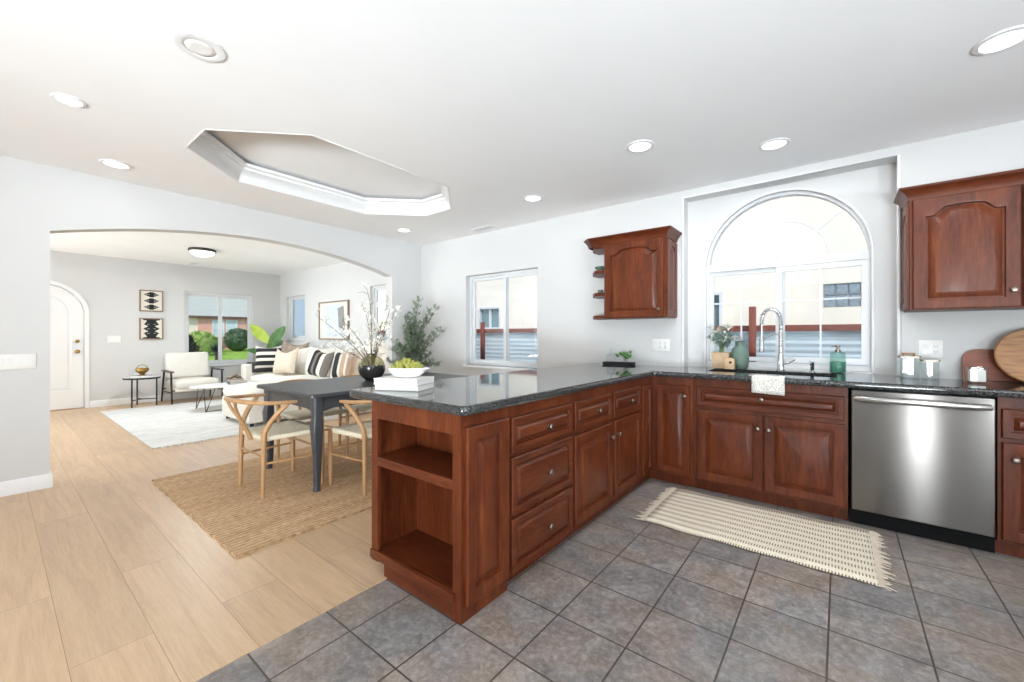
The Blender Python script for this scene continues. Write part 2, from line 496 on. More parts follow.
# ------------------------------------------------------------------ mesh helpers
class MB:
    def __init__(self):
        self.bm = bmesh.new()
    def face(self, vs):
        try: return self.bm.faces.new(vs)
        except ValueError: return None
    def box(self, x0, y0, z0, x1, y1, z1, bev=0, seg=2, mat=None):
        x0, x1 = min(x0, x1), max(x0, x1); y0, y1 = min(y0, y1), max(y0, y1); z0, z1 = min(z0, z1), max(z0, z1)
        mm = Matrix.Translation(((x0 + x1) / 2, (y0 + y1) / 2, (z0 + z1) / 2)) @ Matrix.Diagonal((x1 - x0, y1 - y0, z1 - z0, 1))
        r = bmesh.ops.create_cube(self.bm, size=1, matrix=mm)
        vs = r['verts']
        if bev:
            es = list({e for v in vs for e in v.link_edges})
            g = bmesh.ops.bevel(self.bm, geom=es, offset=bev, segments=seg, affect='EDGES', profile=.5)
            vs = list({v for f in g['faces'] for v in f.verts} | {v for v in vs if v.is_valid})
        if mat is not None:
            bmesh.ops.transform(self.bm, matrix=mat, verts=vs)
        return self
    def loft(self, loops, closed=True, cap0=False, cap1=False, ring=False):
        rows = [[self.bm.verts.new(p) for p in lp] for lp in loops]
        n = len(rows[0])
        m = len(rows)
        for i in range(m if ring else m - 1):
            a, b = rows[i], rows[(i + 1) % m]
            for j in range(n if closed else n - 1):
                k = (j + 1) % n
                self.face((a[j], a[k], b[k], b[j]))
        if cap0: self.face(list(reversed(rows[0])))
        if cap1: self.face(rows[-1])
        return rows
    def tube(self, pts, r, seg=10, closed=False, caps=True, flat=1.0):
        pts = [Vector(p) for p in pts]
        n = len(pts)
        rad = r if isinstance(r, (list, tuple)) else [r] * n
        loops = []
        prev = None
        for i, p in enumerate(pts):
            if closed: t = pts[(i + 1) % n] - pts[i - 1]
            elif i == 0: t = pts[1] - p
            elif i == n - 1: t = p - pts[-2]
            else: t = (pts[i + 1] - p).normalized() + (p - pts[i - 1]).normalized()
            t.normalize()
            if prev is None:
                up = Vector((0, 0, 1)) if abs(t.z) < .9 else Vector((0, 1, 0))
                u = t.cross(up).normalized()
            else:
                u = (prev - t * prev.dot(t)).normalized()
            prev = u
            w = t.cross(u)
            loops.append([p + (u * math.cos(a) + w * math.sin(a) * flat) * rad[i] for a in (2 * PI * k / seg for k in range(seg))])
        self.loft(loops, True, caps and not closed, caps and not closed, closed)
        return self
    def lathe(self, prof, c=(0, 0, 0), seg=24, sx=1, sy=1, cap=True):
        loops = [[(c[0] + r * math.cos(a) * sx, c[1] + r * math.sin(a) * sy, c[2] + z) for a in (2 * PI * k / seg for k in range(seg))] for r, z in prof]
        self.loft(loops, True, cap and prof[0][0] > 1e-4, cap and prof[-1][0] > 1e-4)
        return self
    def prism(self, poly, axis, d0, d1, holes=()):
        """poly in the two axes other than AXIS (in order xyz), extruded from d0 to d1"""
        def pt(a, b, d):
            if axis == 'x': return (d, a, b)
            if axis == 'y': return (a, d, b)
            return (a, b, d)
        for d in (d0, d1):
            es = []
            for lp in (poly, *holes):
                vs = [self.bm.verts.new(pt(a, b, d)) for a, b in lp]
                for i in range(len(vs)): es.append(self.bm.edges.new((vs[i], vs[(i + 1) % len(vs)])))
            if d == d0: e0 = es
            else: e1 = es
            if holes or len(poly) > 4:
                bmesh.ops.triangle_fill(self.bm, edges=es, use_beauty=True, use_dissolve=False)
            else:
                self.face([e.verts[0] for e in es])
        for a, b in zip(e0, e1):
            self.face((a.verts[0], a.verts[1], b.verts[1], b.verts[0]))
        return self
    def blob(self, c, r, sub=2, scale=(1, 1, 1), jit=0, rng=random):
        mm = Matrix.Translation(c) @ Matrix.Diagonal((r * scale[0], r * scale[1], r * scale[2], 1))
        v = bmesh.ops.create_icosphere(self.bm, subdivisions=sub, radius=1, matrix=mm)['verts']
        if jit:
            cc = Vector(c)
            for q in v: q.co = cc + (q.co - cc) * (1 + rng.uniform(-jit, jit))
        return self
    def leaf(self, p, d, l, w, curl=.15, up=Vector((0, 0, 1))):
        """one pointed leaf blade growing from p along d"""
        p = Vector(p); d = Vector(d).normalized()
        s = d.cross(up)
        if s.length < .05: s = d.cross(Vector((1, .3, 0)))
        s.normalize()
        nrm = s.cross(d)
        a = self.bm.verts.new(p)
        b = self.bm.verts.new(p + d * l * .4 + s * w / 2 + nrm * curl * w)
        c = self.bm.verts.new(p + d * l * .4 - s * w / 2 + nrm * curl * w)
        m = self.bm.verts.new(p + d * l * .45)
        e = self.bm.verts.new(p + d * l * .96 - nrm * curl * l * .4)
        self.face((a, b, m)); self.face((a, m, c)); self.face((b, e, m)); self.face((m, e, c))
    def build(self, name, mat, parent=None, smooth=True, ang=38, loc=None, rot=None, fix=True):
        if fix: bmesh.ops.recalc_face_normals(self.bm, faces=self.bm.faces[:])
        me = bpy.data.meshes.new(name)
        self.bm.to_mesh(me)
        self.bm.free()
        for mm in (mat if isinstance(mat, (list, tuple)) else [mat]): me.materials.append(mm)
        if smooth and me.polygons:
            me.polygons.foreach_set('use_smooth', [True] * len(me.polygons))
            me.set_sharp_from_angle(angle=R(ang))
        o = bpy.data.objects.new(name, me)
        COL.objects.link(o)
        if parent: o.parent = parent
        if loc: o.location = loc
        if rot: o.rotation_euler = rot
        return o
def tag(o, label=None, cat=None, group=None, kind=None):
    if label: o['label'] = label
    if cat: o['category'] = cat
    if group: o['group'] = group
    if kind: o['kind'] = kind
    return o
def thing(name, label, cat, loc=(0, 0, 0), rz=0, group=None, kind=None):
    o = bpy.data.objects.new(name, None)
    o.empty_display_size = .1
    COL.objects.link(o)
    o.location = loc
    o.rotation_euler = (0, 0, rz)
    return tag(o, label, cat, group, kind)
def copy_tree(o, parent=None):
    c = o.copy()
    COL.objects.link(c)
    if parent: c.parent = parent
    for ch in list(o.children): copy_tree(ch, c)
    return c
def struct(o, label=None):
    return tag(o, label, None, None, 'structure')
def rect(a0, b0, a1, b1):
    return [(a0, b0), (a1, b0), (a1, b1), (a0, b1)]
def inset(poly, d):
    """miter offset of a counter-clockwise polygon, d > 0 inwards"""
    n = len(poly); out = []
    for i in range(n):
        p0, p1, p2 = Vector(poly[i - 1]), Vector(poly[i]), Vector(poly[(i + 1) % n])
        a = (p1 - p0).normalized(); b = (p2 - p1).normalized()
        na = Vector((-a.y, a.x)); nb = Vector((-b.y, b.x))
        k = (na + nb); k = k / max(.2, k.dot(na))
        q = p1 + k * d
        out.append((q.x, q.y))
    return out
def arc(cx, cy, r, a0, a1, n):
    return [(cx + r * math.cos(R(a0 + (a1 - a0) * i / n)), cy + r * math.sin(R(a0 + (a1 - a0) * i / n))) for i in range(n + 1)]
def bez(p0, p1, p2, p3, n):
    p0, p1, p2, p3 = map(Vector, (p0, p1, p2, p3))
    return [p0 * (1 - t) ** 3 + p1 * 3 * t * (1 - t) ** 2 + p2 * 3 * t * t * (1 - t) + p3 * t ** 3 for t in (i / n for i in range(n + 1))]
def smooth_path(pts, n=6):
    pts = [Vector(p) for p in pts]
    out = []
    for i in range(len(pts) - 1):
        p0 = pts[max(0, i - 1)]; p1 = pts[i]; p2 = pts[i + 1]; p3 = pts[min(len(pts) - 1, i + 2)]
        for k in range(n):
            t = k / n
            out.append(.5 * ((2 * p1) + (p2 - p0) * t + (2 * p0 - 5 * p1 + 4 * p2 - p3) * t * t + (3 * p1 - p0 - 3 * p2 + p3) * t ** 3))
    out.append(pts[-1])
    return out

# ================================================================== THE SETTING
WY, AX0, AX1, LX, CZ = 4.008, -4.913, -5.063, -9.8, 2.55
SY, EX = -4.8, 3.0
def slab(name, x0, y0, z0, x1, y1, z1, mat):
    return struct(MB().box(x0, y0, z0, x1, y1, z1).build(name, mat, smooth=False))
slab('floor', LX, SY, -.08, -1.79, WY, 0, M['planks'])
slab('floor_tile', -1.757, SY, -.08, EX, WY, 0, M['tile'])
slab('trim_floor_transition', -1.79, SY, -.08, -1.757, WY, .004, M['planks'])
# ceiling with the octagonal tray opening
ocx, ocy, ohx, ohy, och = -3.45, 1.955, .68, 1.095, .475
OCT = [(ocx + ohx, ocy - ohy + och), (ocx + ohx, ocy + ohy - och), (ocx + ohx - och, ocy + ohy), (ocx - ohx + och, ocy + ohy),
       (ocx - ohx, ocy + ohy - och), (ocx - ohx, ocy - ohy + och), (ocx - ohx + och, ocy - ohy), (ocx + ohx - och, ocy - ohy)]
struct(MB().prism(rect(AX1, SY, EX, WY), 'z', CZ, CZ + .04, [OCT]).build('ceiling', M['ceiling'], smooth=False))
slab('ceiling_living_room', LX, SY, CZ, AX1, WY, CZ + .04, M['ceiling'])
b = MB()
big = inset(OCT, -.24)
b.loft([[(x, y, z) for x, y in big] for z in (CZ + .04, 2.727)])
b.build('wall_tray', M['ceiling'], smooth=False)['kind'] = 'structure'
struct(MB().prism(big, 'z', 2.727, 2.78).build('ceiling_tray', M['ceiling'], smooth=False))
b = MB()
prof = [(0, CZ), (.006, CZ - .004), (.014, CZ), (.018, CZ + .03), (.03, CZ + .05), (.06, CZ + .095), (.068, CZ + .1), (.07, CZ + .118), (.095, CZ + .128), (.1, CZ + .15), (.085, CZ + .15), (.0, CZ + .045)]
b.loft([[(x, y, z) for x, y in inset(OCT, o)] for o, z in prof])
struct(b.build('trim_tray_crown', M['trim'], ang=25))
slab('roof', LX - .35, SY - .3, 2.84, EX + .3, WY + .55, 2.95, M['ceiling'])

# wall_north: the window wall (front layer holds the niche, back layer the arched opening)
W2 = (-3.978, .81, -2.79, 2.01)
S1 = (-9.45, 1.13, -8.62, 2.04)
S2 = (-6.27, .95, -5.52, 2.04)
NICHE = (-1.147, .905, .327, 2.485)
ACX, ACZ, AR = -.40, 1.84, .595
ARCH = [(ACX - AR, .905), (ACX + AR, .905)] + arc(ACX, ACZ, AR, 0, 180, 36)
w = MB().prism(rect(LX, 0, EX, CZ), 'y', WY, 4.17, [rect(*W2), rect(*S1), rect(*S2), rect(*NICHE)])
w.prism(rect(-2.6, -.1, EX, CZ + .28), 'y', 4.17, 4.32, [ARCH])
struct(w.build('wall_north', M['wall'], smooth=False))
# thin rounded bead round the niche and the arched opening
b = MB()
b.tube([(NICHE[0], WY, .92), (NICHE[0], WY, NICHE[3]), (NICHE[2], WY, NICHE[3]), (NICHE[2], WY, .92)], .011, 10)
struct(b.build('trim_niche_bead', M['trim']))
b = MB()
pts = [(ACX + AR, 4.17, .92)] + [(x, 4.17, z) for x, z in arc(ACX, ACZ, AR, 0, 180, 36)] + [(ACX - AR, 4.17, .92)]
b.tube(pts, .009, 8)
struct(b.build('trim_arch_bead', M['trim']))
# wall with the wide flat arch between dining and living room
h0, h1, sp = .291, 3.49, 2.035
rr_ = ((h1 - h0) ** 2 / 4 + .22 ** 2) / (2 * .22)
cyy, czz = (h0 + h1) / 2, sp + .22 - rr_
a_ = math.degrees(math.asin((h1 - h0) / 2 / rr_))
arch_pts = arc(cyy, czz, rr_, 90 + a_, 90 - a_, 30)
poly = [(SY, 0), (h0, 0)] + arch_pts + [(h1, 0), (WY, 0), (WY, CZ), (SY, CZ)]
struct(MB().prism(poly, 'x', AX1, AX0).build('wall_arch', M['wall'], smooth=False))
# wall_west (living room front wall) with door and window openings
W1 = (2.29, .62, 3.47, 2.05)
DC, DR, DZ = .487, .475, 1.555
DOORH = [(DC - DR, 0.0), (DC + DR, 0.0)] + arc(DC, DZ, DR, 0, 180, 28)
outer = [(SY, 0), (DC - DR, 0)] + list(reversed(arc(DC, DZ, DR, 0, 180, 28))) + [(DC + DR, 0), (WY + .16, 0), (WY + .16, CZ), (SY, CZ)]
struct(MB().prism(outer, 'x', LX - .2, LX, [rect(*W1)]).build('wall_west', M['wall'], smooth=False))
PD = (.85, 0.0, 1.75, 2.1)
outer = [(LX, 0), (PD[0], 0), (PD[0], PD[3]), (PD[2], PD[3]), (PD[2], 0), (EX, 0), (EX, CZ), (LX, CZ)]
LW = (-9.3, .75, -7.9, 2.05)
DD = (-4.25, 0.02, -2.35, 2.1)
struct(MB().prism(outer, 'y', SY - .15, SY, [rect(*LW), rect(*DD)]).build('wall_south', M['wall'], smooth=False))
EW = (-1.4, .95, .2, 2.15)
struct(MB().prism(rect(SY, 0, WY, CZ), 'x', EX, EX + .15, [rect(*EW)]).build('wall_east', M['wall'], smooth=False))

# baseboards
def base_strip(name, pts, h=.11, t=.014):
    """pts: plan polyline on the wall face; the strip grows to the right of the walking direction"""
    b = MB()
    n = len(pts)
    def off(d):
        out = []
        for i in range(n):
            p = Vector(pts[i]); ns = []
            if i > 0: v = (p - Vector(pts[i - 1])).normalized(); ns.append(Vector((v.y, -v.x)))
            if i < n - 1: v = (Vector(pts[i + 1]) - p).normalized(); ns.append(Vector((v.y, -v.x)))
            k = sum(ns, Vector((0, 0))); k = k / max(.2, k.dot(ns[0]))
            q = p + k * d
            out.append((q.x, q.y))
        return out
    rows = [(0, 0), (t, 0), (t, h - .016), (t * .45, h), (0, h)]
    b.loft([[(x, y, z) for x, y in off(o)] for o, z in rows], closed=False, ring=True)
    return struct(b.build(name, M['trim'], ang=30))
base_strip('baseboard_pier', [(AX0, SY), (AX0, h0), (AX1, h0), (AX1, SY)])
base_strip('baseboard_arch_end', [(AX1, WY), (AX1, h1), (AX0, h1), (AX0, WY)])
base_strip('baseboard_west', [(LX, DC + DR + .06), (LX, WY)])
base_strip('baseboard_north', [(AX0, WY), (-2.2, WY)])
base_strip('baseboard_living_north', [(LX, WY), (AX1, WY)])

# ---- windows
def frame_ring(b, axis, plane0, plane1, o, w):
    a0, z0, a1, z1 = o
    b.prism(rect(a0, z0, a1, z1), axis, plane0, plane1, [rect(a0 + w, z0 + w, a1 - w, z1 - w)])
def root_struct(name):
    return struct(thing(name, None, None))
# window_1: the sink window with its arched fan
r = root_struct('window_1')
b = MB()
o_ = [(ACX - AR, .925), (ACX + AR, .925)] + arc(ACX, ACZ, AR, 0, 180, 36)
i_ = [(ACX - AR + .02, .965), (ACX + AR - .02, .965)] + arc(ACX, ACZ, AR - .024, 0, 180, 36)
b.prism(o_, 'y', 4.235, 4.305, [i_])
b.box(ACX - AR + .02, 4.23, 1.80, ACX + AR - .02, 4.305, 1.868)
b.build('window_frame', M['vinyl'], r, smooth=False)
for x0, x1, y0 in ((ACX - AR + .018, -.375, 4.262), (-.44, ACX + AR - .018, 4.24)):
    s = MB()
    frame_ring(s, 'y', y0, y0 + .028, (x0, .975, x1, 1.80), .036 if x0 < -.5 else .046)
    sash = s.build('sash', M['vinyl'], r, smooth=False)
    g = MB()
    xm = (-.71 if x0 < -.5 else -.127)
    g.box(xm - .006, y0 + .01, 1.02, xm + .006, y0 + .018, 1.76)
    g.box(x0 + .04, y0 + .0105, 1.497, x1 - .04, y0 + .0175, 1.509)
    g.build('muntin', M['vinyl'], sash, smooth=False)
    MB().box(x0 + .03, y0 + .011, 1.01, x1 - .03, y0 + .015, 1.77).build('pane', M['pane'], sash, smooth=False)
g = MB()
g.box(ACX - .006, 4.262, 1.86, ACX + .006, 4.272, ACZ + AR - .03)
for sx in (-1, 1):
    a = R(90 - sx * 48)
    p0 = Vector((ACX, 4.267, 1.865)); p1 = Vector((ACX + math.cos(a) * (AR - .04), 4.267, ACZ + math.sin(a) * (AR - .04)))
    g.tube([p0, p1], .006, 6)
g.tube([(x, 4.267, z) for x, z in arc(ACX, 1.865, .325, 2, 178, 24)], .006, 6)
g.build('fan_muntin', M['vinyl'], r)
MB().prism([(ACX - AR + .03, 1.86)] + [(ACX + AR - .03, 1.86)] + arc(ACX, ACZ, AR - .03, 3, 177, 30), 'y', 4.275, 4.279).build('fan_pane', M['pane'], r, smooth=False)
struct(MB().box(ACX - AR, 4.171, .906, ACX + AR, 4.32, .924).build('trim_sink_sill', M['trim'], smooth=False))

def slider(name, axis, p_in, p_out, o, mull, sill=True, inset_=.075, fw=.03, sw=.04):
    """plain two-sash window in a wall opening; axis is the wall normal; frame sits towards p_out"""
    r = root_struct(name)
    d = 1 if p_out > p_in else -1
    f0, f1 = p_in + d * inset_, p_in + d * (inset_ + .06)
    b = MB()
    frame_ring(b, axis, f0, f1, o, fw)
    b.build('window_frame', M['vinyl'], r, smooth=False)
    a0, z0, a1, z1 = o
    if mull is None: spans = [(a0 + .03, a1 - .03)]
    else: spans = [(a0 + .03, mull + .025), (mull - .025, a1 - .03)]
    for k, (u0, u1) in enumerate(spans):
        q0 = f0 + d * (.03 if k == 0 else .006); q1 = q0 + d * .022
        s = MB()
        frame_ring(s, axis, q0, q1, (u0, z0 + .03, u1, z1 - .03), sw)
        sash = s.build('sash', M['vinyl'], r, smooth=False)
        gp = MB().prism(rect(u0 + .03, z0 + .06, u1 - .03, z1 - .06), axis, q0 + d * .009, q0 + d * .013)
        gp.build('pane', M['pane'], sash, smooth=False)
    if sill:
        s = MB()
        if axis == 'y': s.box(a0 - .03, p_in - d * .03, z0 - .03, a1 + .03, f0, z0 + .0, .004)
        else: s.box(p_in - d * .03, a0 - .03, z0 - .03, f0, a1 + .03, z0, .004)
        s.build('window_sill', M['trim'], r)
    return r
slider('window_2', 'y', WY, 4.17, W2, -3.36)
r = slider('window_3', 'x', LX, LX - .2, W1, 2.89, inset_=.03, fw=.05, sw=.055)
slider('window_4', 'y', WY, 4.17, S1, None, inset_=.055)
slider('window_5', 'y', WY, 4.17, S2, None, inset_=.055)
slider('window_6', 'y', SY, SY - .15, LW, -8.6, sill=False)
slider('window_7', 'x', EX, EX + .15, EW, -.6, sill=False)
slider('door_3', 'y', SY, SY - .15, DD, -3.3, sill=False)
slider('door_2', 'y', SY, SY - .15, (PD[0], .01, PD[2], PD[3]), None, sill=False)

# ---- arched front door
r = root_struct('door_1')
def arch_loop(cx, rad, z0, zc, x, n=24):
    return [(x, cx - rad, z0), (x, cx + rad, z0)] + [(x, a, c) for a, c in arc(cx, zc, rad, 0, 180, n)]
b = MB()
fx = LX - .05
ls = [arch_loop(DC, DR - .006, .012, DZ, fx - .045), arch_loop(DC, DR - .006, .012, DZ, fx)]
ls += [arch_loop(DC, .33, .30, DZ, fx), arch_loop(DC, .322, .308, DZ, fx - .01), arch_loop(DC, .30, .33, DZ, fx - .01), arch_loop(DC, .285, .345, DZ, fx - .003)]
b.loft(ls, True, True, True)
b.build('panel', M['trim'], r, ang=25)
f = MB().prism([(DC - .1, 1.42), (DC + .1, 1.42)] + arc(DC, 1.68, .1, 0, 180, 12), 'x', fx - .004, fx + .006,
               [[(DC - .075, 1.445), (DC + .075, 1.445)] + arc(DC, 1.68, .075, 0, 180, 12)])
f.build('window_frame', M['trim'], r, smooth=False)
MB().prism([(DC - .076, 1.444), (DC + .076, 1.444)] + arc(DC, 1.68, .076, 0, 180, 12), 'x', fx - .002, fx + .001).build('pane', M['ext_glass'], r, smooth=False)
def knob_x(name, y, z, parent, s=1.0, mat='brass'):
    b = MB()
    b.tube([(fx + t, y, z) for t in (-.002, .006, .008, .03, .034, .048, .058, .062)], [.032 * s, .032 * s, .012, .012, .024 * s, .03 * s, .022 * s, .006], 16)
    return b.build(name, M[mat], parent)
knob_x('door_knob', .885, .94, r)
knob_x('deadbolt', .885, 1.11, r, .85)
b = MB()
o_ = [(DC + DR + .055, 0.002)] + arc(DC, DZ, DR + .055, 0, 180, 28) + [(DC - DR - .055, .002), (DC - DR, .002)] + list(reversed(arc(DC, DZ, DR, 0, 180, 28))) + [(DC + DR, .002)]
b.prism(o_, 'x', LX, LX + .012)
struct(b.build('trim_front_door', M['trim'], smooth=False))
b = MB()
lp = lambda rad, x: [(x, DC + rad, 0.0)] + [(x, a, c) for a, c in arc(DC, DZ, rad, 0, 180, 28)] + [(x, DC - rad, 0.0)]
b.loft([lp(DR - .001, LX), lp(DR - .001, LX - .2)], closed=False)
struct(b.build('trim_door_jamb', M['trim'], ang=30))
slab('trim_threshold', LX - .2, DC - DR, -.02, LX - .005, DC + DR, .008, M['oak'])

# ================================================================== KITCHEN CABINETS
def raised(x0, z0, x1, z1, t=.022, stile=.06, rise=.0, slope=.03, n=32, drop=.0175):
    """a raised-panel front standing on the plane y=0 and proud towards -y"""
    prof = [(0, .001, 0), (0, t - .004, 0), (.004, t, 0), (stile - .014, t, 1), (stile - .004, t - .002, 1), (stile - .001, t - drop, 1),
            (stile + .007, t - drop, 1), (stile + .008 + slope, t - .002, 1), (stile + .012 + slope, t - .001, 1)]
    b = MB(); loops = []
    for ins, y, a in prof:
        lp = [(x0 + ins, -y, z0 + ins), (x1 - ins, -y, z0 + ins)]
        for k in range(n + 1):
            u = k / n
            x = (x1 - ins) + ((x0 + ins) - (x1 - ins)) * u
            s = 1.0
            q = min(u, 1 - u)
            if q > .1:
                e = min(1, (q - .1) / .16); e = e * e * (3 - 2 * e)
                s = 1 - .62 * e - .38 * (1 - ((.5 - q) / .4) ** 2)
            lp.append((x, -y, z1 - ins - (rise * s if a else 0)))
        loops.append(lp)
    b.loft(loops, True, True, True)
    return b
def knob(x, z, y=-.02, s=1.0):
    b = MB()
    b.tube([(x, y - d, z) for d in (-.002, .003, .005, .014, .017, .023, .028, .030)], [.009 * s, .009 * s, .005 * s, .005 * s, .013 * s, .0155 * s, .012 * s, .003], 14)
    return b
def front(kind, x0, z0, x1, z1, parent, k=None, **kw):
    if kind == 'drawer':
        kw.setdefault('stile', .038); kw.setdefault('slope', .016)
    o = raised(x0, z0, x1, z1, **kw).build(kind, M['cherry_x'] if kind == 'drawer' else M['cherry'], parent, ang=22)
    if k: knob(k[0], k[1]).build('knob', M['nickel'], o)
    return o
def carcass(x0, x1, depth, z0=.08, z1=.872, toe=.05):
    b = MB()
    b.box(x0 + .0005, 0, z0, x1 - .0005, depth, z1, .002, 1)
    b.box(x0 + .0005, toe, 0, x1 - .0005, depth - .002, z0 + .002)
    return b
PX, PXB = -1.235, -1.884
pd = PX - PXB
# open shelf end of the peninsula with its narrow side panel
c = thing('shelf_cabinet', 'cherry wood end cabinet of the peninsula with two open shelves', 'cabinet', (PX, 1.215, 0), R(90))
# local x = world y - 1.215 ; local y = PX - world x
dp = .305
b = MB()
b.box(0, 0, .872, .02, .05, .118); b.box(0, pd - .052, .872, .02, pd, .06)
b.box(0, .05, .785, .02, pd - .052, .872)
b.box(.02, 0, .0, dp - .0005, .018, .872)
b.box(.02, pd - .018, .06, dp - .0005, pd, .872)
b.box(.275, .018, .06, dp - .0005, pd - .018, .872)
b.box(.02, .018, .852, .275, pd - .018, .872)
b.box(0, 0, 0, .02, .05, .12)
b.build('carcass', M['cherry'], c, smooth=False)
s = MB().box(-.001, .05, .547, .02, pd - .052, .592, .003).box(.018, .018, .574, .275, pd - .018, .59)
s.build('shelf', M['cherry_flat'], c)
s = MB().box(-.012, .035, .074, .02, pd, .117, .004).box(.018, .018, .09, .275, pd - .018, .114)
s.build('bottom_shelf', M['cherry_flat'], c)
MB().box(.005, .03, 0, .03, pd - .1, .075).box(.03, pd - .112, 0, dp - .001, pd - .1, .075).build('plinth', M['cherry_flat'], c, smooth=False)
o = raised(.018, .07, .298, .818, stile=.062).build('side_panel', M['cherry'], c, ang=22)
# three drawers
c = thing('drawer_cabinet', 'cherry wood base unit with three stacked drawers in the peninsula', 'cabinet', (PX, 1.52, 0), R(90))
carcass(0, .595, pd, toe=.035).build('carcass', M['cherry'], c, smooth=False)
for z0, z1 in ((.645, .812), (.352, .622), (.072, .328)):
    front('drawer', .014, z0, .582, z1, c, (.32, (z0 + z1) / 2 - .005))
# two small drawers above two doors
c = thing('base_cabinet', 'cherry wood peninsula base unit with two small drawers above two doors', 'cabinet', (PX, 2.115, 0), R(90))
carcass(0, 1.055, pd, toe=.035).build('carcass', M['cherry'], c, smooth=False)
front('drawer', .014, .64, .514, .812, c, (.30, .724))
front('drawer', .545, .64, 1.035, .812, c, (.82, .724))
front('door', .014, .08, .524, .612, c, (.49, .52))
front('door', .558, .09, 1.04, .615, c, (.60, .52))
# corner unit: filler panel on the peninsula side, narrow door on the sink side
CF = 3.42
c = thing('corner_cabinet', 'cherry wood corner unit with a filler panel and one narrow door', 'cabinet', (PX, CF, 0))
b = MB()
b.box(PXB - PX, 3.171 - CF, .08, 0, .56, .872)
b.box(-.001, 0, .08, -.901 - PX, .56, .872)
b.box(PXB - PX, 3.171 - CF, 0, -.035, .55, .082)
b.box(-.06, .05, 0, -.901 - PX, .55, .082)
b.build('carcass', M['cherry'], c, smooth=False)
front('door', -1.179 - PX, .10, -.926 - PX, .808, c, (-.958 - PX, .728), stile=.05)
o = raised(-.228, .09, -.024, .805, stile=.048).build('filler_panel', M['cherry'], c, ang=22, rot=(0, 0, R(90)))
# sink unit
c = thing('sink_cabinet', 'cherry wood sink base unit with a wide false drawer over two doors', 'cabinet', (-.90, CF, 0))
X = lambda v: v + .90
b = MB()
b.box(0.0005, 0, .08, X(.04) - .0005, .02, .872)
b.box(0.0005, .02, .08, .018, .56, .872); b.box(X(.04) - .018, .02, .08, X(.04) - .0005, .56, .872)
b.box(.018, .02, .08, X(.04) - .018, .56, .1); b.box(.018, .54, .1, X(.04) - .018, .56, .872)
b.box(.0005, .05, 0, X(.04) - .0005, .55, .082)
b.build('carcass', M['cherry'], c, smooth=False)
front('drawer', X(-.874), .66, X(.021), .812, c, (X(-.437), .752))
front('door', X(-.866), .10, X(-.431), .63, c, (X(-.461), .54))
front('door', X(-.422), .10, X(.021), .632, c, (X(-.395), .54))
# dishwasher
c = thing('dishwasher', 'stainless steel dishwasher with a bowed bar handle and black kick plate', 'dishwasher', (.045, CF, 0))
MB().box(.004, .02, .1, .622, .55, .868).build('tub', M['black_plastic'], c, smooth=False)
MB().box(.01, -.028, .104, .617, .02, .862, .006, 3).build('door', M['steel_door'], c)
MB().box(.0, .035, 0, .626, .06, .102).build('kick_plate', M['black_plastic'], c, smooth=False)
b = MB()
hp = [(.035 + .555 * t, -.048 - .03 * math.sin(PI * t) ** .6, .812) for t in (i / 16 for i in range(17))]
b.tube([(.035, -.026, .812)] + hp + [(.59, -.026, .812)], .0175, 14)
b.build('handle', M['steel'], c)
MB().box(.012, -.0285, .866, .615, .02, .8705).build('control_strip', M['black_plastic'], c, smooth=False)
# cabinet right of the dishwasher
c = thing('base_cabinet', 'cherry wood base unit beyond the dishwasher, drawer over one door', 'cabinet', (.672, CF, 0))
carcass(0, .55, .56).build('carcass', M['cherry'], c, smooth=False)
front('drawer', .014, .65, .53, .808, c, (.27, .73))
front('door', .016, .10, .53, .626, c, (.06, .54))

# tall pantry behind the viewer, mirrored in the dishwasher door
c = thing('pantry_cabinet', 'tall cherry wood pantry cabinet on the wall opposite the sink', 'cabinet', (2.95, SY + .6, 0), R(180))
carcass(0, 1.15, .59, .08, 2.2).build('carcass', M['cherry'], c, smooth=False)
front('door', .014, .10, .565, 2.15, c, (.53, 1.05))
front('door', .585, .10, 1.136, 2.15, c, (.62, 1.05))
# ---- worktop
G = .914
ct = [(-2.08, 1.19), (-1.195, 1.19), (-1.195, 3.365), (1.26, 3.365), (1.26, WY - .001), (NICHE[2] - .001, WY - .001), (NICHE[2] - .001, 4.169), (NICHE[0] + .001, 4.169), (NICHE[0] + .001, WY - .001), (-2.08, WY - .001)]
def round_corner(poly, i, rad, n=6):
    p = Vector(poly[i]); a = (Vector(poly[i - 1]) - p).normalized(); c_ = (Vector(poly[(i + 1) % len(poly)]) - p).normalized()
    s = p + a * rad; e = p + c_ * rad
    return [tuple(s * (1 - t) ** 2 + p * 2 * t * (1 - t) + e * t * t) for t in (k / n for k in range(n + 1))]
poly = []
for i, p in enumerate(ct):
    if i in (0, 1): poly += round_corner(ct, i, .045)
    elif i == 2: poly += round_corner(ct, i, .02, 4)
    else: poly.append(p)
SK = (-.86, 3.62, -.02, 3.99)
b = MB()
prof = [(.012, G - .042), (.004, G - .038), (0, G - .03), (0, G - .014), (.004, G - .005), (.012, G)]
def clampy(q): return (q[0], min(q[1], 4.17))
rows = b.loft([[(x, y, z) for x, y in inset(poly, o)] for o, z in prof])
hole = rect(SK[0], SK[1], SK[2], SK[3])
for ring, z in ((rows[-1], G), (rows[0], G - .042)):
    es = []
    for i in range(len(ring)): es.append(b.bm.edges.get((ring[i], ring[(i + 1) % len(ring)])))
    vs = [b.bm.verts.new((x, y, z)) for x, y in hole]
    for i in range(4): es.append(b.bm.edges.new((vs[i], vs[(i + 1) % 4])))
    bmesh.ops.triangle_fill(b.bm, edges=es, use_beauty=True)
    if z == G: hv = vs
    else: hw = vs
for i in range(4): b.face((hv[i], hv[(i + 1) % 4], hw[(i + 1) % 4], hw[i]))
o = b.build('countertop', M['granite'], ang=30)
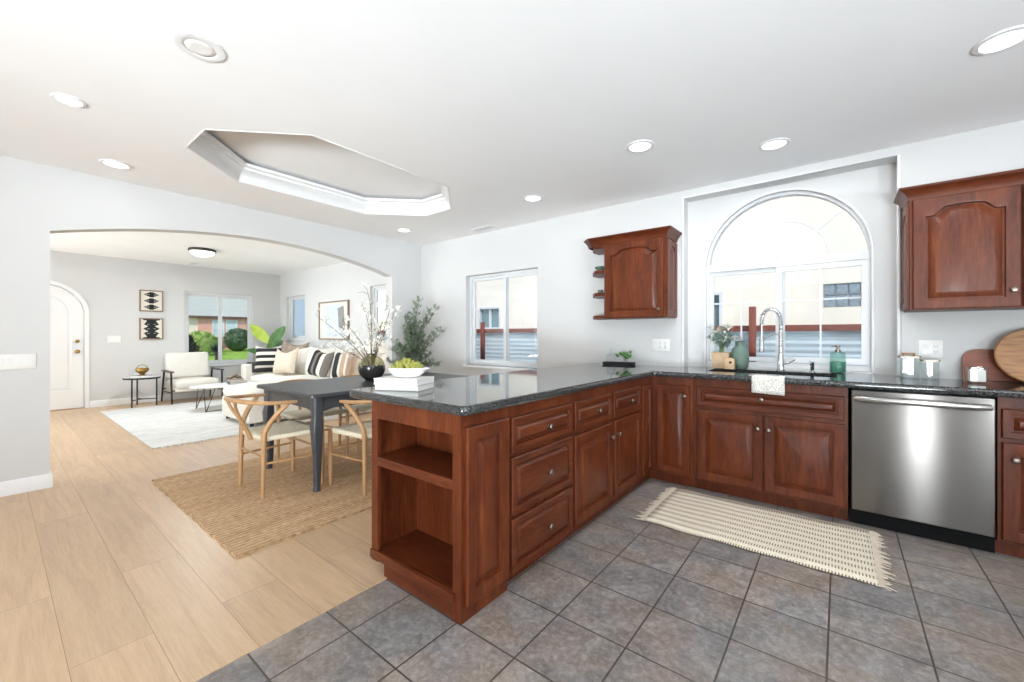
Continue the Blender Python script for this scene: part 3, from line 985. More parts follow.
tag(o, 'dark speckled granite worktop running round the peninsula and sink wall', 'countertop')

# ---- upper cabinets
def crown(poly, zb, zt, parent, maxy):
    b = MB(); h = zt - zb
    prof = [(0, 0), (.006, .0), (.009, .1), (.013, .28), (.022, .5), (.038, .74), (.047, .82), (.049, .88), (.054, .9), (.054, 1), (0, 1)]
    lp = []
    for o, t in prof:
        lp.append([(x, min(y, maxy), zb + h * t) for x, y in inset(poly, -o)])
    b.loft(lp)
    b.bm.faces.new([v for v in b.bm.verts if abs(v.co.z - zt) < 1e-6][-len(poly):])
    return b.build('crown_molding', M['cherry_x'], parent, ang=20)
UF = 3.71
c = thing('wall_cabinet', 'cherry wood wall cabinet with curved open shelves on its end, beside the window niche', 'cabinet', (-1.80, UF, 1.365))
wd = .595; ud = WY - UF - .001
b = MB(); b.box(0, 0, 0, wd, ud, .72, .002, 1); b.build('carcass', M['cherry'], c, smooth=False)
front('door', .012, .008, wd - .02, .71, c, (wd - .055, .075), stile=.058, rise=.05)
o = raised(.012, .01, ud - .012, .70, t=.012, stile=.05, rise=.04, drop=.008).build('side_panel', M['cherry'], c, ang=22, rot=(0, 0, R(90)), loc=(wd, 0, 0))
def qshelf(z, dep=ud, out=.205):
    # plan: clipped quarter shape
    pl = [(0, 0.0), (0, dep), (-out, dep), (-out, dep * .62), (-out * .93, dep * .45), (-out * .6, .03), (-out * .5, 0.0)]
    return MB().prism(list(reversed(pl)), 'z', z, z + .032)
for z in (.003, .225, .445, .69): qshelf(z).build('shelf', M['cherry_flat'], c, ang=30)
MB().box(-.075, ud - .012, .01, 0, ud, .70).box(-.04, ud - .07, .01, -.004, ud - .012, .7).build('spindle_post', M['cherry'], c, smooth=False)
crown([(-.19, .06), (-.13, 0), (wd, 0), (wd, ud), (-.19, ud)], .712, .793, c, ud)
c = thing('wall_cabinet', 'wide cherry wood wall cabinet above the chopping boards and outlet', 'cabinet', (.352, UF, 1.365))
wd2 = .94
MB().box(0, 0, 0, wd2, ud, .72, .002, 1).build('carcass', M['cherry'], c, smooth=False)
front('door', .016, .008, .466, .71, c, (.436, .105), stile=.062, rise=.055)
front('door', .474, .008, .924, .71, c, (.505, .105), stile=.062, rise=.055)
o = raised(.012, .01, ud - .012, .70, t=.012, stile=.05, rise=.04, drop=.008).build('side_panel', M['cherry'], c, ang=22, rot=(0, 0, R(-90)), loc=(0, ud, 0))
crown([(0, 0), (wd2, 0), (wd2, ud), (0, ud)], .712, .793, c, ud)

# ================================================================== KITCHEN THINGS
# undermount sink
c = thing('kitchen_sink', 'undermount stainless sink bowl below the arched window', 'sink', ((SK[0] + SK[2]) / 2, (SK[1] + SK[3]) / 2, .68))
hx, hy = (SK[2] - SK[0]) / 2, (SK[3] - SK[1]) / 2
b = MB()
def rrect(hx, hy, r, z, n=5):
    out = []
    for cx, cy, a in ((hx - r, hy - r, 0), (-hx + r, hy - r, 90), (-hx + r, -hy + r, 180), (hx - r, -hy + r, 270)):
        out += [(x, y, z) for x, y in arc(cx, cy, r, a, a + 90, n)]
    return out
b.loft([rrect(hx + .02, hy + .018, .04, .190), rrect(hx - .002, hy - .002, .04, .190), rrect(hx - .01, hy - .01, .05, .03), rrect(hx - .04, hy - .04, .05, .006), rrect(.05, .05, .03, 0)], True, False, True)
b.build('bowl', M['steel'], c)
MB().lathe([(.001, .001), (.045, .001), (.05, .005), (.03, .008), (.001, .004)], (0, 0, .0), 20).build('drain', M['chrome'], c)
# spring pull-down tap
c = thing('kitchen_faucet', 'tall chrome spring pull-down tap standing behind the sink', 'faucet', (-.385, 4.06, G))
MB().lathe([(.032, 0), (.032, .008), (.026, .014), (.024, .10), (.019, .11), (.019, .13), (.0001, .131)], seg=20).build('base', M['chrome'], c)
arcp = [Vector((-.0, 0, .12)), Vector((0, 0, .30))] + [Vector((-.066 + .066 * math.cos(R(t)), -.03 * (1 - math.cos(R(t))) / 2, .41 + .10 * math.sin(R(t)))) for t in range(0, 181, 12)] + [Vector((-.132, -.03, .32)), Vector((-.132, -.03, .27))]
MB().tube(smooth_path([arcp[0], arcp[1]] + arcp[2:], 2), .008, 10).build('hose', M['chrome'], c)
# coil round the hose
path = smooth_path(arcp, 12)
b = MB(); hel = []
acc = 0; prevp = path[0]
for i, p in enumerate(path):
    acc += (p - prevp).length; prevp = p
tot = acc
turns = 30; npt = turns * 9
import bisect
cum = [0]
for i in range(1, len(path)): cum.append(cum[-1] + (path[i] - path[i - 1]).length)
def at_len(s):
    i = min(len(path) - 2, max(0, bisect.bisect(cum, s) - 1))
    t = (s - cum[i]) / max(1e-9, cum[i + 1] - cum[i])
    return path[i].lerp(path[i + 1], t), (path[i + 1] - path[i]).normalized()
for k in range(npt):
    s = .02 + (tot - .13) * k / (npt - 1)
    p, t = at_len(s)
    u = Vector((0, 1, 0)); u = (u - t * u.dot(t)).normalized(); w = t.cross(u)
    a = 2 * PI * k / 9
    hel.append(p + (u * math.cos(a) + w * math.sin(a)) * .0145)
b.tube(hel, .0048, 5)
b.build('spring_coil', M['chrome'], c)
b = MB(); b.tube([(-.132, -.03, z) for z in (.285, .27, .26, .19, .17, .155, .15)], [.012, .016, .017, .017, .021, .026, .02], 16)
b.build('spray_head', M['chrome'], c)
b = MB(); b.tube([(0, 0, .30), (-.06, -.01, .30), (-.118, -.027, .262)], .006, 8); b.tube([(-.132 + .021 * math.cos(R(t)), -.03 + .021 * math.sin(R(t)), .255) for t in range(0, 360, 30)], .005, 6, closed=True)
b.build('holder_arm', M['chrome'], c)
b = MB(); b.tube([(.02, 0, .06), (.05, 0, .065), (.10, -.01, .095)], [.01, .009, .006], 10); b.build('lever', M['chrome'], c)
c = thing('soap_pump', 'short chrome soap pump on the counter between the tap and the teal bottle', 'soap dispenser', (-.175, 4.06, G))
MB().lathe([(.02, 0), (.02, .006), (.014, .01), (.013, .05), (.016, .055), (.016, .085), (.001, .087)], seg=16).build('body', M['chrome'], c)
b = MB(); b.tube([(0, 0, .078), (-.005, -.03, .08), (-.008, -.055, .072)], [.007, .006, .005], 8); b.build('spout', M['chrome'], c)
# teal bottle
c = thing('soap_bottle', 'teal glass pump bottle on the counter in front of the arched window', 'bottle', (-.015, 4.10, G))
MB().lathe([(.001, .002), (.048, .002), (.052, .01), (.052, .085), (.049, .09), (.049, .148), (.045, .158), (.018, .162), (.016, .17), (.001, .17)], seg=28).build('bottle_body', M['teal_glass'], c)
MB().lathe([(.001, .006), (.0455, .006), (.0475, .012), (.0475, .086), (.001, .087)], seg=28).build('liquid', M['teal_soap'], c)
MB().lathe([(.019, .160), (.019, .178), (.008, .182), (.008, .196), (.014, .198), (.014, .213), (.001, .214)], seg=16).tube([(0, 0, .205), (-.03, -.012, .206), (-.042, -.016, .199)], [.006, .005, .004], 8).build('pump', M['nickel'], c)
# sage vase, planter, birdhouse box
c = thing('vase', 'empty sage green ceramic bottle vase on the window counter', 'vase', (-.69, 4.09, G))
MB().lathe([(.001, .0), (.052, .0), (.062, .01), (.068, .05), (.070, .10), (.068, .145), (.060, .175), (.045, .192), (.037, .20), (.037, .235), (.041, .24), (.036, .243), (.031, .236), (.031, .2), (.001, .19)], seg=32).build('vase_body', M['sage'], c)
c = thing('potted_plant', 'white flowering plant in a square tan planter at the left of the window sill', 'plant', (-.835, 4.08, G))
b = MB(); b.loft([[(sx * h, sy * h, z) for sx, sy in ((-1, -1), (1, -1), (1, 1), (-1, 1))] for h, z in ((.058, 0), (.072, .14), (.066, .14), (.062, .115))], True, True, True)
b.build('planter', M['basket'], c, smooth=False)
rng = random.Random(3)
st = MB(); lf = MB(); fl = MB()
for i in range(17):
    a = rng.uniform(0, 2 * PI); rr = rng.uniform(.05, .14); h = rng.uniform(.21, .37)
    e = Vector((rr * math.cos(a), rr * math.sin(a) * .35 - .03, h))
    p = bez((rng.uniform(-.03, .03), rng.uniform(-.02, .02), .10), (0, 0, .19), (e.x * .6, e.y * .6, h * .9), e, 7)
    st.tube(p, .0022, 5)
    for q in p[3:]:
        for k in range(3):
            d = Vector((rng.uniform(-1, 1), rng.uniform(-1, .4) * .5, rng.uniform(-.3, .8)))
            lf.leaf(q, d, rng.uniform(.035, .06), .02)
    if i % 2 == 0:
        for k in range(12):
            d = Vector((rng.uniform(-1, 1), rng.uniform(-1, .3) * .5, rng.uniform(-.2, .6)))
            fl.leaf(e + Vector((rng.uniform(-.02, .02), rng.uniform(-.02, .01), rng.uniform(-.02, .01))), d, .036, .03)
st.build('stem', M['stem_green'], c); lf.build('foliage', M['leaf_grey'], c, fix=False); fl.build('blossom', M['petal'], c, fix=False)
c = thing('birdhouse_box', 'small birch box with a round dark hole beside the square planter', 'box', (-.75, 3.985, G))
b = MB(); b.prism([(-.036, 0), (.036, 0), (.036, .085), (.0, .098), (-.036, .085)], 'y', -.03, .03); b.build('box_body', M['birch'], c, smooth=False)
b = MB(); b.tube([(.01, -.0302, .058), (.01, -.0315, .058)], .011, 16); b.build('hole', M['ink'], c)
# towel over the counter edge
c = thing('dish_towel', 'grey floral dish towel hung over the counter edge below the tap', 'towel', (-.43, 3.36, G))
b = MB(); rows = []
outl = [(.11, .0045), (.07, .0045), (.03, .0045), (.01, .0045), (-.002, .002), (-.0085, -.006), (-.0095, -.03), (-.0105, -.06), (-.012, -.09), (-.013, -.112)]
for y, z in outl:
    rows.append([(-.062 + .195 * u + (.004 if z < -.05 else 0) * math.sin(9 * u), y - (.003 * (1 + math.sin(u * 13)) * min(1, max(0, -z) / .05)), z + (.002 * math.sin(u * 7) if z > 0 else -.006 * u * max(0, -z) / .1)) for u in (k / 16 for k in range(17))])
b.loft(rows, closed=False)
o = b.build('towel_cloth', M['towel'], c)
sm = o.modifiers.new('s', 'SOLIDIFY'); sm.thickness = .003; sm.offset = 1
# two glass canisters
for x, y, h, rad, lab, hw in ((.362, 3.86, .14, .052, 'taller clear glass canister with a wooden-handled metal lid', True), (.462, 3.845, .12, .042, 'shorter clear glass canister with a flat metal lid', False)):
    c = thing('glass_canister', lab, 'canister', (x, y, G))
    b = MB(); hs = rad
    b.loft([rrect(hs, hs, .012, 0), rrect(hs, hs, .012, h), rrect(hs - .003, hs - .003, .01, h), rrect(hs - .003, hs - .003, .01, .005)], True, True, True)
    b.build('jar', M['clear_glass'], c, ang=50)
    b = MB(); b.loft([rrect(hs + .003, hs + .003, .012, h + .0005), rrect(hs + .003, hs + .003, .012, h + .012), rrect(hs - .002, hs - .002, .012, h + .014)], True, True, True)
    l = b.build('lid', M['nickel'], c)
    if hw:
        b = MB(); b.box(-.034, -.009, h + .022, .034, .009, h + .034, .003); b.box(-.03, -.005, h + .012, -.022, .005, h + .024); b.box(.022, -.005, h + .012, .03, .005, h + .024)
        b.build('lid_handle', M['walnut'], l)
# chopping boards and candle
c = thing('chopping_board', 'reddish chopping board with rounded corners leaning on the wall', 'board', (.77, 3.945, G))
b = MB()
pl = [(-.14, 0.0), (.26, 0), (.26, .17)] + arc(.20, .14, .06, 30, 90, 5) + arc(-.07, .13, .07, 90, 180, 6)
pl = [(-.14, 0.0), (.26, 0)] + arc(.19, .13, .07, 0, 90, 6) + arc(-.07, .13, .07, 90, 180, 6)
b.prism(pl, 'y', -.009, .009)
b.build('board', M['red_board'], c, smooth=False, rot=(R(-8), 0, 0), loc=(0, .02, .002))
c = thing('round_board', 'round walnut serving board leaning against the reddish board', 'board', (.92, 3.86, G))
b = MB()
b.lathe([(.001, -.009), (.164, -.009), (.17, -.004), (.17, .004), (.164, .009), (.001, .009)], seg=48)
b.build('board', M['walnut'], c, rot=(R(90 - 12), 0, 0), loc=(0, .02, .169))
c = thing('candle_jar', 'white candle in a square clear glass on the counter before the boards', 'candle', (.650, 3.72, G))
b = MB()
b.loft([rrect(.042, .042, .008, 0), rrect(.042, .042, .008, .10), rrect(.039, .039, .006, .10), rrect(.039, .039, .006, .012)], True, True, True)
b.build('glass_holder', M['clear_glass'], c, ang=50)
b = MB(); b.loft([rrect(.032, .032, .006, .0125), rrect(.032, .032, .006, .078), rrect(.02, .02, .006, .088), rrect(.002, .002, .0005, .09)], True, True, True)
b.build('wax', M['wax'], c); MB().tube([(0, 0, .088), (.001, 0, .098)], .001, 5).build('wick', M['ink'], c)
# tray corner under the left wall cabinet
c = thing('serving_tray', 'black rectangular tray on the counter corner under the small wall cabinet', 'tray', (-1.735, 3.905, G), R(8))
b = MB(); b.loft([rrect(.145, .07, .02, 0), rrect(.155, .08, .02, .024), rrect(.15, .075, .018, .024), rrect(.142, .067, .018, .006)], True, True, True)
b.build('tray_body', M['black_tray'], c)
TZ = G + .0065
c = thing('sprig_vase', 'small clear vase with round green leaves on the black tray', 'plant', (-1.665, 3.905, TZ))
MB().lathe([(.001, 0), (.03, 0), (.034, .02), (.026, .045), (.02, .06), (.022, .065), (.019, .065), (.018, .05), (.028, .02), (.001, .006)], seg=20).build('vase_body', M['clear_glass'], c)
st = MB(); lf = MB(); rng = random.Random(5)
for dx, dz, s in ((-.075, .085, .03), (-.03, .105, .034), (.01, .10, .036), (.045, .085, .034), (.055, .12, .022), (.02, .07, .034), (-.005, .085, .03)):
    st.tube(bez((0, 0, .02), (0, 0, .05), (dx * .5, -.01, dz), (dx, -.012, dz), 5), .0016, 5)
    pl = [(dx + s * .8 * math.cos(t), -.014 + .01 * math.sin(t * 2) - .2 * s * math.sin(t), dz + s * .62 * math.sin(t)) for t in (2 * PI * k / 9 for k in range(9))]
    vs = [lf.bm.verts.new(q) for q in pl]; cvt = lf.bm.verts.new((dx, -.022, dz))
    for k in range(9): lf.face((vs[k], vs[(k + 1) % 9], cvt))
st.build('stem', M['stem_green'], c); lf.build('leaves', M['leaf_dark'], c, fix=False)
c = thing('glass_cloche', 'small knobbed clear glass jar on the black tray', 'jar', (-1.815, 3.895, TZ))
MB().lathe([(.001, 0), (.042, 0), (.044, .004), (.044, .085), (.04, .09), (.001, .09)], seg=24).build('jar', M['clear_glass'], c)
MB().lathe([(.045, .0905), (.045, .096), (.012, .102), (.007, .12), (.013, .132), (.016, .144), (.01, .152), (.001, .154)], seg=20).build('lid', M['clear_glass'], c)
# things on the end of the wall cabinet's shelves
c = thing('ceramic_bowl', 'small green footed bowl on the top curved shelf of the wall cabinet', 'bowl', (-1.915, 3.86, 1.365 + .4775))
MB().lathe([(.001, 0), (.02, 0), (.02, .006), (.04, .03), (.055, .052), (.06, .058), (.056, .058), (.036, .034), (.001, .014)], seg=24).build('bowl_body', M['sage'], c)
c = thing('ceramic_cup', 'tiny dark green cup on the middle curved shelf of the wall cabinet', 'cup', (-1.92, 3.87, 1.365 + .2575))
MB().lathe([(.001, 0), (.022, 0), (.026, .01), (.028, .045), (.025, .045), (.022, .012), (.001, .006)], seg=20).build('cup_body', M['sage'], c)

# plates: switches and outlets
def plate(name, label, cat, loc, rz, w, h, rockers=(), sockets=()):
    c = thing(name, label, cat, loc, rz)
    b = MB(); b.box(-w / 2, -.006, -h / 2, w / 2, 0, h / 2, .003); b.build('cover_plate', M['ceramic'], c)
    for x in rockers:
        b = MB(); b.prism([(-.0095, -.033), (-.006, -.033), (-.0065, 0), (-.0115, .033), (-.006, .033)][:0] or [(-.0062, -.033), (-.0062, .033), (-.011, .033), (-.0075, 0), (-.0068, -.033)], 'x', x - .016, x + .016)
        b.build('rocker', M['trim'], c, smooth=False)
    for x in sockets:
        s = MB().box(x - .017, -.0078, -.034, x + .017, -.0055, .034, .0015).build('receptacle', M['trim'], c)
        for z in (-.019, .019):
            q = MB()
            q.box(x - .0075, -.0085, z - .002, x - .0055, -.0076, z + .006); q.box(x + .0055, -.0085, z - .002, x + .0075, -.0076, z + .006)
            q.box(x - .002, -.0085, z - .0105, x + .002, -.0076, z - .0065)
            q.build('slots', M['ink'], s, smooth=False)
    return c
plate('switch_plate', 'white three-gang switch plate with an outlet on the wall left of the window niche', 'switch', (-1.352, WY - .0005, 1.112), 0, .165, .115, (-.046,), (0, .046))
plate('switch_plate', 'white two-gang switch and outlet plate above the glass canisters', 'switch', (.485, WY - .0005, 1.112), 0, .12, .118, (-.025,), (.025,))
plate('switch_plate', 'wide white four-gang rocker switch plate on the pier left of the arch', 'switch', (AX0 + .0005, .115, 1.005), R(90), .21, .115, (-.069, -.023, .023, .069))
plate('switch_plate', 'white switch plate on the living room wall between door and side table', 'switch', (LX + .0005, 1.318, 1.143), R(90), .17, .118, (-.046, 0, .046))
plate('outlet_plate', 'white outlet plate low on the living room wall', 'outlet', (LX + .0005, 2.12, .33), R(90), .07, .115, (), (0,))

# ceiling lights
def downlight(x, y, label, k=1.0):
    c = thing('recessed_light', label, 'ceiling light', (x, y, CZ), 0, None)
    MB().lathe([(r_ * k, z_) for r_, z_ in ((.098, -.0005), (.094, -.007), (.076, -.009), (.073, -.004), (.073, -.0005))], seg=32, cap=False).build('trim_ring', M['trim'], c)
    MB().lathe([(.001, -.003), (.074 * k, -.003)], seg=32, cap=False).build('lens', M['glow'], c)
    area_lamp('lamp', (0, 0, -.012), (0, 0, 0), .14, .14, DOWNLIGHT_W * (.12 if x < -2.2 and y > 0 else .35 if y < 0 else 1), (.96, .98, 1), 'DISK', c)
    return c
downlight(-3.451, .277, 'lit recessed ceiling light nearest the pier, left of the tray ceiling', .74)
downlight(-4.451, .61, 'lit recessed ceiling light just before the arch')
downlight(-4.36, 3.276, 'small lit recessed light in the far corner by the tray ceiling')
downlight(-2.355, 3.298, 'lit recessed light between the tray ceiling and the small wall cabinet')
downlight(-1.114, 2.865, 'lit recessed light above the inner corner of the worktop')
downlight(-.364, 3.421, 'lit recessed light in front of the window niche')
downlight(.581, 2.865, 'lit recessed light over the dishwasher, near the wide wall cabinet')
for x, y in ((.9, -1.4), (.6, -3.4), (-1.4, -3.2), (-3.4, -2.2)):
    downlight(x, y, 'lit recessed light behind the viewer')['group'] = 'recessed lights behind the viewer'
c = thing('ceiling_speaker', 'round white unlit ceiling fixture nearest the viewer', 'ceiling fixture', (-2.339, .606, CZ))
MB().lathe([(.102, -.0005), (.098, -.006), (.070, -.009), (.062, -.006), (.062, -.0005)], seg=36, cap=False).build('trim_ring', M['trim'], c)
MB().lathe([(.062, -.002), (.05, -.010), (.034, -.009), (.001, -.008)], seg=36, cap=False).build('inner_disc', M['ceramic'], c)
c = thing('flush_ceiling_light', 'lit bowl ceiling light with a dark bronze rim in the living room', 'ceiling light', (-7.8, 2.05, CZ))
MB().lathe([(.17, -.0005), (.18, -.012), (.18, -.035), (.17, -.045), (.16, -.04), (.001, -.038)], seg=36, cap=False).build('rim', M['bronze'], c)
MB().lathe([(.16, -.042), (.15, -.07), (.12, -.095), (.07, -.112), (.001, -.118)], seg=36, cap=False).build('glass_bowl', M['glow_soft'], c)
area_lamp('lamp', (0, 0, -.13), (0, 0, 0), .3, .3, 36, (.9, .96, 1), 'DISK', c)
def vent(x, y, w, d, label):
    c = thing('air_vent', label, 'vent', (x, y, CZ))
    b = MB(); b.prism(rect(-w / 2, -d / 2, w / 2, d / 2), 'z', -.008, -.0005, [rect(-w / 2 + .02, -d / 2 + .02, w / 2 - .02, d / 2 - .02)]); b.build('frame', M['trim'], c, smooth=False)
    b = MB(); b.box(-w / 2 + .02, -d / 2 + .02, -.002, w / 2 - .02, d / 2 - .02, -.0006); b.build('duct', M['black_metal'], c, smooth=False)
    b = MB()
    n = int((w - .04) / .016)
    for i in range(n):
        xx = -w / 2 + .02 + (i + .5) * (w - .04) / n
        b.box(xx - .003, -d / 2 + .02, -.0075, xx + .002, d / 2 - .02, -.0035)
    o = b.build('louver', M['trim'], c, smooth=False)
vent(-3.5, 3.84, .34, .13, 'white slatted air vent in the ceiling near the window wall')
vent(-9.5, 2.35, .30, .12, 'small air vent in the living room ceiling above the pictures')
# runner
c = thing('kitchen_runner', 'cream cotton runner with brown dashes and frayed ends before the sink', 'rug', (-.43, 2.985, 0), R(.5))
b = MB(); nx, ny = 24, 8
def rz_(u, v): return .006 + .0015 * math.sin(u * 17 + v * 5)
b.loft([[(-.57 + 1.14 * i / nx, -.355 + .71 * j / ny + .006 * math.sin(i * .9), rz_(i / nx, j / ny)) for i in range(nx + 1)] for j in range(ny + 1)], closed=False)
o = b.build('weave', M['dash'], c); sm = o.modifiers.new('s', 'SOLIDIFY'); sm.thickness = .005; sm.offset = 1
rng = random.Random(2)
for sx in (-1, 1):
    b = MB()
    for k in range(46):
        y = -.35 + .70 * k / 45
        e = (sx * (.57 + rng.uniform(.04, .075)), y + rng.uniform(-.012, .012) + (-.01 if k % 4 < 2 else .01), .003)
        b.tube([(sx * .567, y, .007), (sx * .59, y, .009), e], [.004, .0035, .002], 4)
    b.build('fringe', M['linen_beige'], c)
# books + fruit bowl on the peninsula
def book(name, label, w, d, h, loc, rz, cover, group=None):
    c = thing(name, label, 'book', loc, rz)
    b = MB(); t = .0025
    b.prism([(-w / 2, 0), (w / 2, 0), (w / 2, t), (-w / 2 + t, t), (-w / 2 + t, h - t), (w / 2, h - t), (w / 2, h), (-w / 2, h)], 'y', -d / 2, d / 2)
    b.build('cover', cover, c, smooth=False)
    MB().box(-w / 2 + t, -d / 2 + .003, t, w / 2 - .003, d / 2 - .003, h - t).build('pages', M['paper_white'], c, smooth=False)
    return c
BZ = R(22)
bx, by = -1.86, 1.40
book('book', 'pale hardback lying under another on the end of the peninsula', .19, .255, .03, (bx + .003, by + .002, G + .0004), BZ - R(88), M['book_grey'])
book('book', 'white hardback on top of the pair, carrying the fruit bowl', .19, .26, .032, (bx, by, G + .0309), BZ - R(90), M['paper_white'])
FZ = G + .0635
c = thing('fruit_bowl', 'shallow oval white marble bowl on the stack of two books', 'bowl', (bx - .002, by + .02, FZ), R(30))
sx_, sy_ = 1.0, .72
MB().lathe([(.001, 0), (.06, 0), (.07, .004), (.095, .024), (.110, .05), (.106, .052), (.09, .028), (.06, .011), (.001, .009)], seg=36, sx=sx_, sy=sy_).build('bowl_body', M['marble'], c)
b = MB(); b.box(.095, -.022, .044, .128, .022, .052, .004); b.build('handle', M['marble'], c)
rng = random.Random(11); k = 0; placed = []
lay = [(.074, .056, 16, 0), (.056, .068, 12, .2), (.034, .078, 8, .5), (.04, .052, 7, .1), (.012, .088, 3, .3)]
proto = None
for rad, z, n, ph in lay:
    for i in range(n):
        a = 2 * PI * i / n + ph + rng.uniform(-.1, .1)
        lx, ly = rad * math.cos(a), rad * math.sin(a) * .72
        wx, wy = bx - .002 + lx * math.cos(R(30)) - ly * math.sin(R(30)), by + .02 + lx * math.sin(R(30)) + ly * math.cos(R(30))
        if proto is None:
            proto = thing('green_fruit', 'small yellow-green fruit heaped in the white marble bowl', 'fruit', (0, 0, 0), 0, 'green fruit in the marble bowl')
            b = MB(); b.blob((0, 0, 0), .0138, 2, (1, 1, 1.75)); b.build('flesh', M['grape'], proto)
            b = MB(); b.tube([(0, 0, .0225), (.001, .001, .029)], .0018, 5); b.build('stem', M['stem_green'], proto)
            o = proto
        else: o = copy_tree(proto)
        o.location = (wx, wy, FZ + z + rng.uniform(-.003, .003))
        o.rotation_euler = (rng.uniform(-1.4, 1.4), rng.uniform(-1.4, 1.4), rng.uniform(0, 6))

# ================================================================== DINING
c = thing('jute_rug', 'braided natural jute rug under the dining table', 'rug', (-3.5, 2.1, 0))
b = MB(); n = 60
def edge(t, s): return .006 * math.sin(t * 70 + s) + .004 * math.sin(t * 163 + s * 2)
pl = []
X0, X1, Y0, Y1 = -.955, .945, -1.275, 1.15
for i in range(n): pl.append((X0 + (X1 - X0) * i / n, Y0 + edge(i / n, 0)))
for i in range(n): pl.append((X1 + edge(i / n, 1), Y0 + (Y1 - Y0) * i / n))
for i in range(n): pl.append((X1 - (X1 - X0) * i / n, Y1 + edge(i / n, 2)))
for i in range(n): pl.append((X0 + edge(i / n, 3), Y1 - (Y1 - Y0) * i / n))
b.prism(pl, 'z', .001, .013)
b.build('weave', M['jute'], c, smooth=False)
RZ = .013
# table
TX0, TX1, TY0, TY1, TH = -4.10, -3.06, 1.47, 3.25, .765
c = thing('dining_table', 'charcoal black wooden dining table with tapered cabriole legs', 'table', ((TX0 + TX1) / 2, (TY0 + TY1) / 2, RZ))
hx, hy = (TX1 - TX0) / 2, (TY1 - TY0) / 2
TT = TH - RZ
b = MB(); b.loft([rrect(hx - .012, hy - .012, .03, TT - .032), rrect(hx, hy, .035, TT - .026), rrect(hx, hy, .035, TT - .006), rrect(hx - .006, hy - .006, .03, TT)], True, True, True)
b.build('tabletop', M['table_black'], c, ang=30)
lx, ly = hx - .085, hy - .085
b = MB()
for s in (-1, 1):
    pr = [(-lx, TT - .033), (-lx, TT - .155), (-lx + .12, TT - .13), (0, TT - .125), (lx - .12, TT - .13), (lx, TT - .155), (lx, TT - .033)]
    b.prism(pr, 'y', s * (ly + .012) - .011, s * (ly + .012) + .011)
    pr = [(-ly, TT - .033), (-ly, TT - .155), (-ly + .12, TT - .13), (0, TT - .125), (ly - .12, TT - .13), (ly, TT - .155), (ly, TT - .033)]
    b.prism(pr, 'x', s * (lx + .012) - .011, s * (lx + .012) + .011)
b.build('apron', M['table_black'], c, smooth=False)
for sx in (-1, 1):
    for sy in (-1, 1):
        b = MB(); loops = []
        for z, h, o in ((TT - .033, .038, 0), (TT - .16, .038, 0), (TT - .19, .034, .002), (TT - .25, .041, .008), (TT - .33, .036, .006), (TT - .48, .029, -.002), (TT - .64, .023, -.004), (.03, .021, .0), (0, .024, .003)):
            rr = h * .45
            loops.append([(x + sx * (lx + o), y + sy * (ly + o), zz) for x, y, zz in rrect(h, h, rr, z, 3)])
        b.loft(loops, True, True, True); b.build('leg', M['table_black'], c, ang=40)
# wishbone chairs (front towards local +y)
def make_chair():
    c = thing('wishbone_chair', '', 'chair', (0, 0, 0), 0, 'wishbone chairs around the dining table')
    for s in (-1, 1):
        p = bez((s * .258, .205, 0), (s * .258, .205, .2), (s * .262, .205, .35), (s * .262, .205, .445), 6)
        MB().tube(p, [.013, .0155, .017, .0175, .0175, .017, .015], 10).build('leg', M['oak'], c)
        p = smooth_path([(s * .218, -.215, 0), (s * .216, -.21, .22), (s * .214, -.205, .42), (s * .222, -.195, .50), (s * .256, -.14, .60), (s * .281, -.075, .67), (s * .287, -.06, .69)], 4)
        n = len(p); MB().tube(p, [.013 + .006 * math.sin(PI * min(1, i / n * 1.1)) for i in range(n)], 10).build('leg', M['oak'], c)
    bow = [(.29, -.005, .69), (.292, -.05, .692)] + [(.288 * math.cos(R(t)), -.095 - .265 * math.sin(R(t)), .695 + .025 * math.sin(R(t)) ** 2) for t in range(0, 181, 12)] + [(-.292, -.05, .692), (-.29, -.005, .69)]
    bow = smooth_path(bow, 2); n = len(bow)
    MB().tube(bow, [.0135 + .006 * math.sin(PI * i / (n - 1)) for i in range(n)], 12, flat=.85).build('top_rail', M['oak'], c)
    b = MB()
    b.tube([(0, -.212, .40), (0, -.255, .50), (.002, -.285, .56)], [.016, .015, .015], 8)
    for s in (-1, 1): b.tube(smooth_path([(0, -.265, .52), (s * .012, -.292, .575), (s * .05, -.33, .65), (s * .078, -.347, .715)], 4), .011, 8)
    b.build('back_slat', M['oak'], c)
    b = MB(); loops = []
    # woven seat
    nx, ny = 12, 10
    top = []
    for j in range(ny + 1):
        v = j / ny
        hw = .205 + (.258 - .205) * v
        row = []
        for i in range(nx + 1):
            u = i / nx * 2 - 1
            dip = .020 * (1 - u * u) * math.sin(PI * v) + .006 * (1 - min(1, abs(abs(u) - abs(2 * v - 1)) * 6)) * 1
            row.append((u * hw, -.205 + .415 * v, .448 - dip + .010 * (v - .5)))
        top.append(row)
    b.loft(top, closed=False)
    o = b.build('seat', M['cord'], c)
    sm = o.modifiers.new('s', 'SOLIDIFY'); sm.thickness = .032; sm.offset = -1 if True else 1
    for (p, q, r) in (((-.214, -.208, .25), (-.262, .205, .25), .009), ((.214, -.208, .25), (.262, .205, .25), .009), ((-.263, .205, .29), (.263, .205, .29), .009), ((-.214, -.208, .30), (.214, -.208, .30), .009)):
        MB().tube([p, q], r, 8).build('stretcher', M['oak'], c)
    return c
ch = make_chair()
CH = [(-3.515, 1.445, 0, 'wishbone chair at the near short end of the table, facing the window wall'),
      (-2.985, 1.945, 90, 'wishbone chair on the kitchen side of the table, partly behind the peninsula'),
      (-4.05, 1.945, -90, 'nearer wishbone chair tucked under the far side of the table'),
      (-4.05, 2.575, -90, 'farther wishbone chair tucked under the far side of the table')]
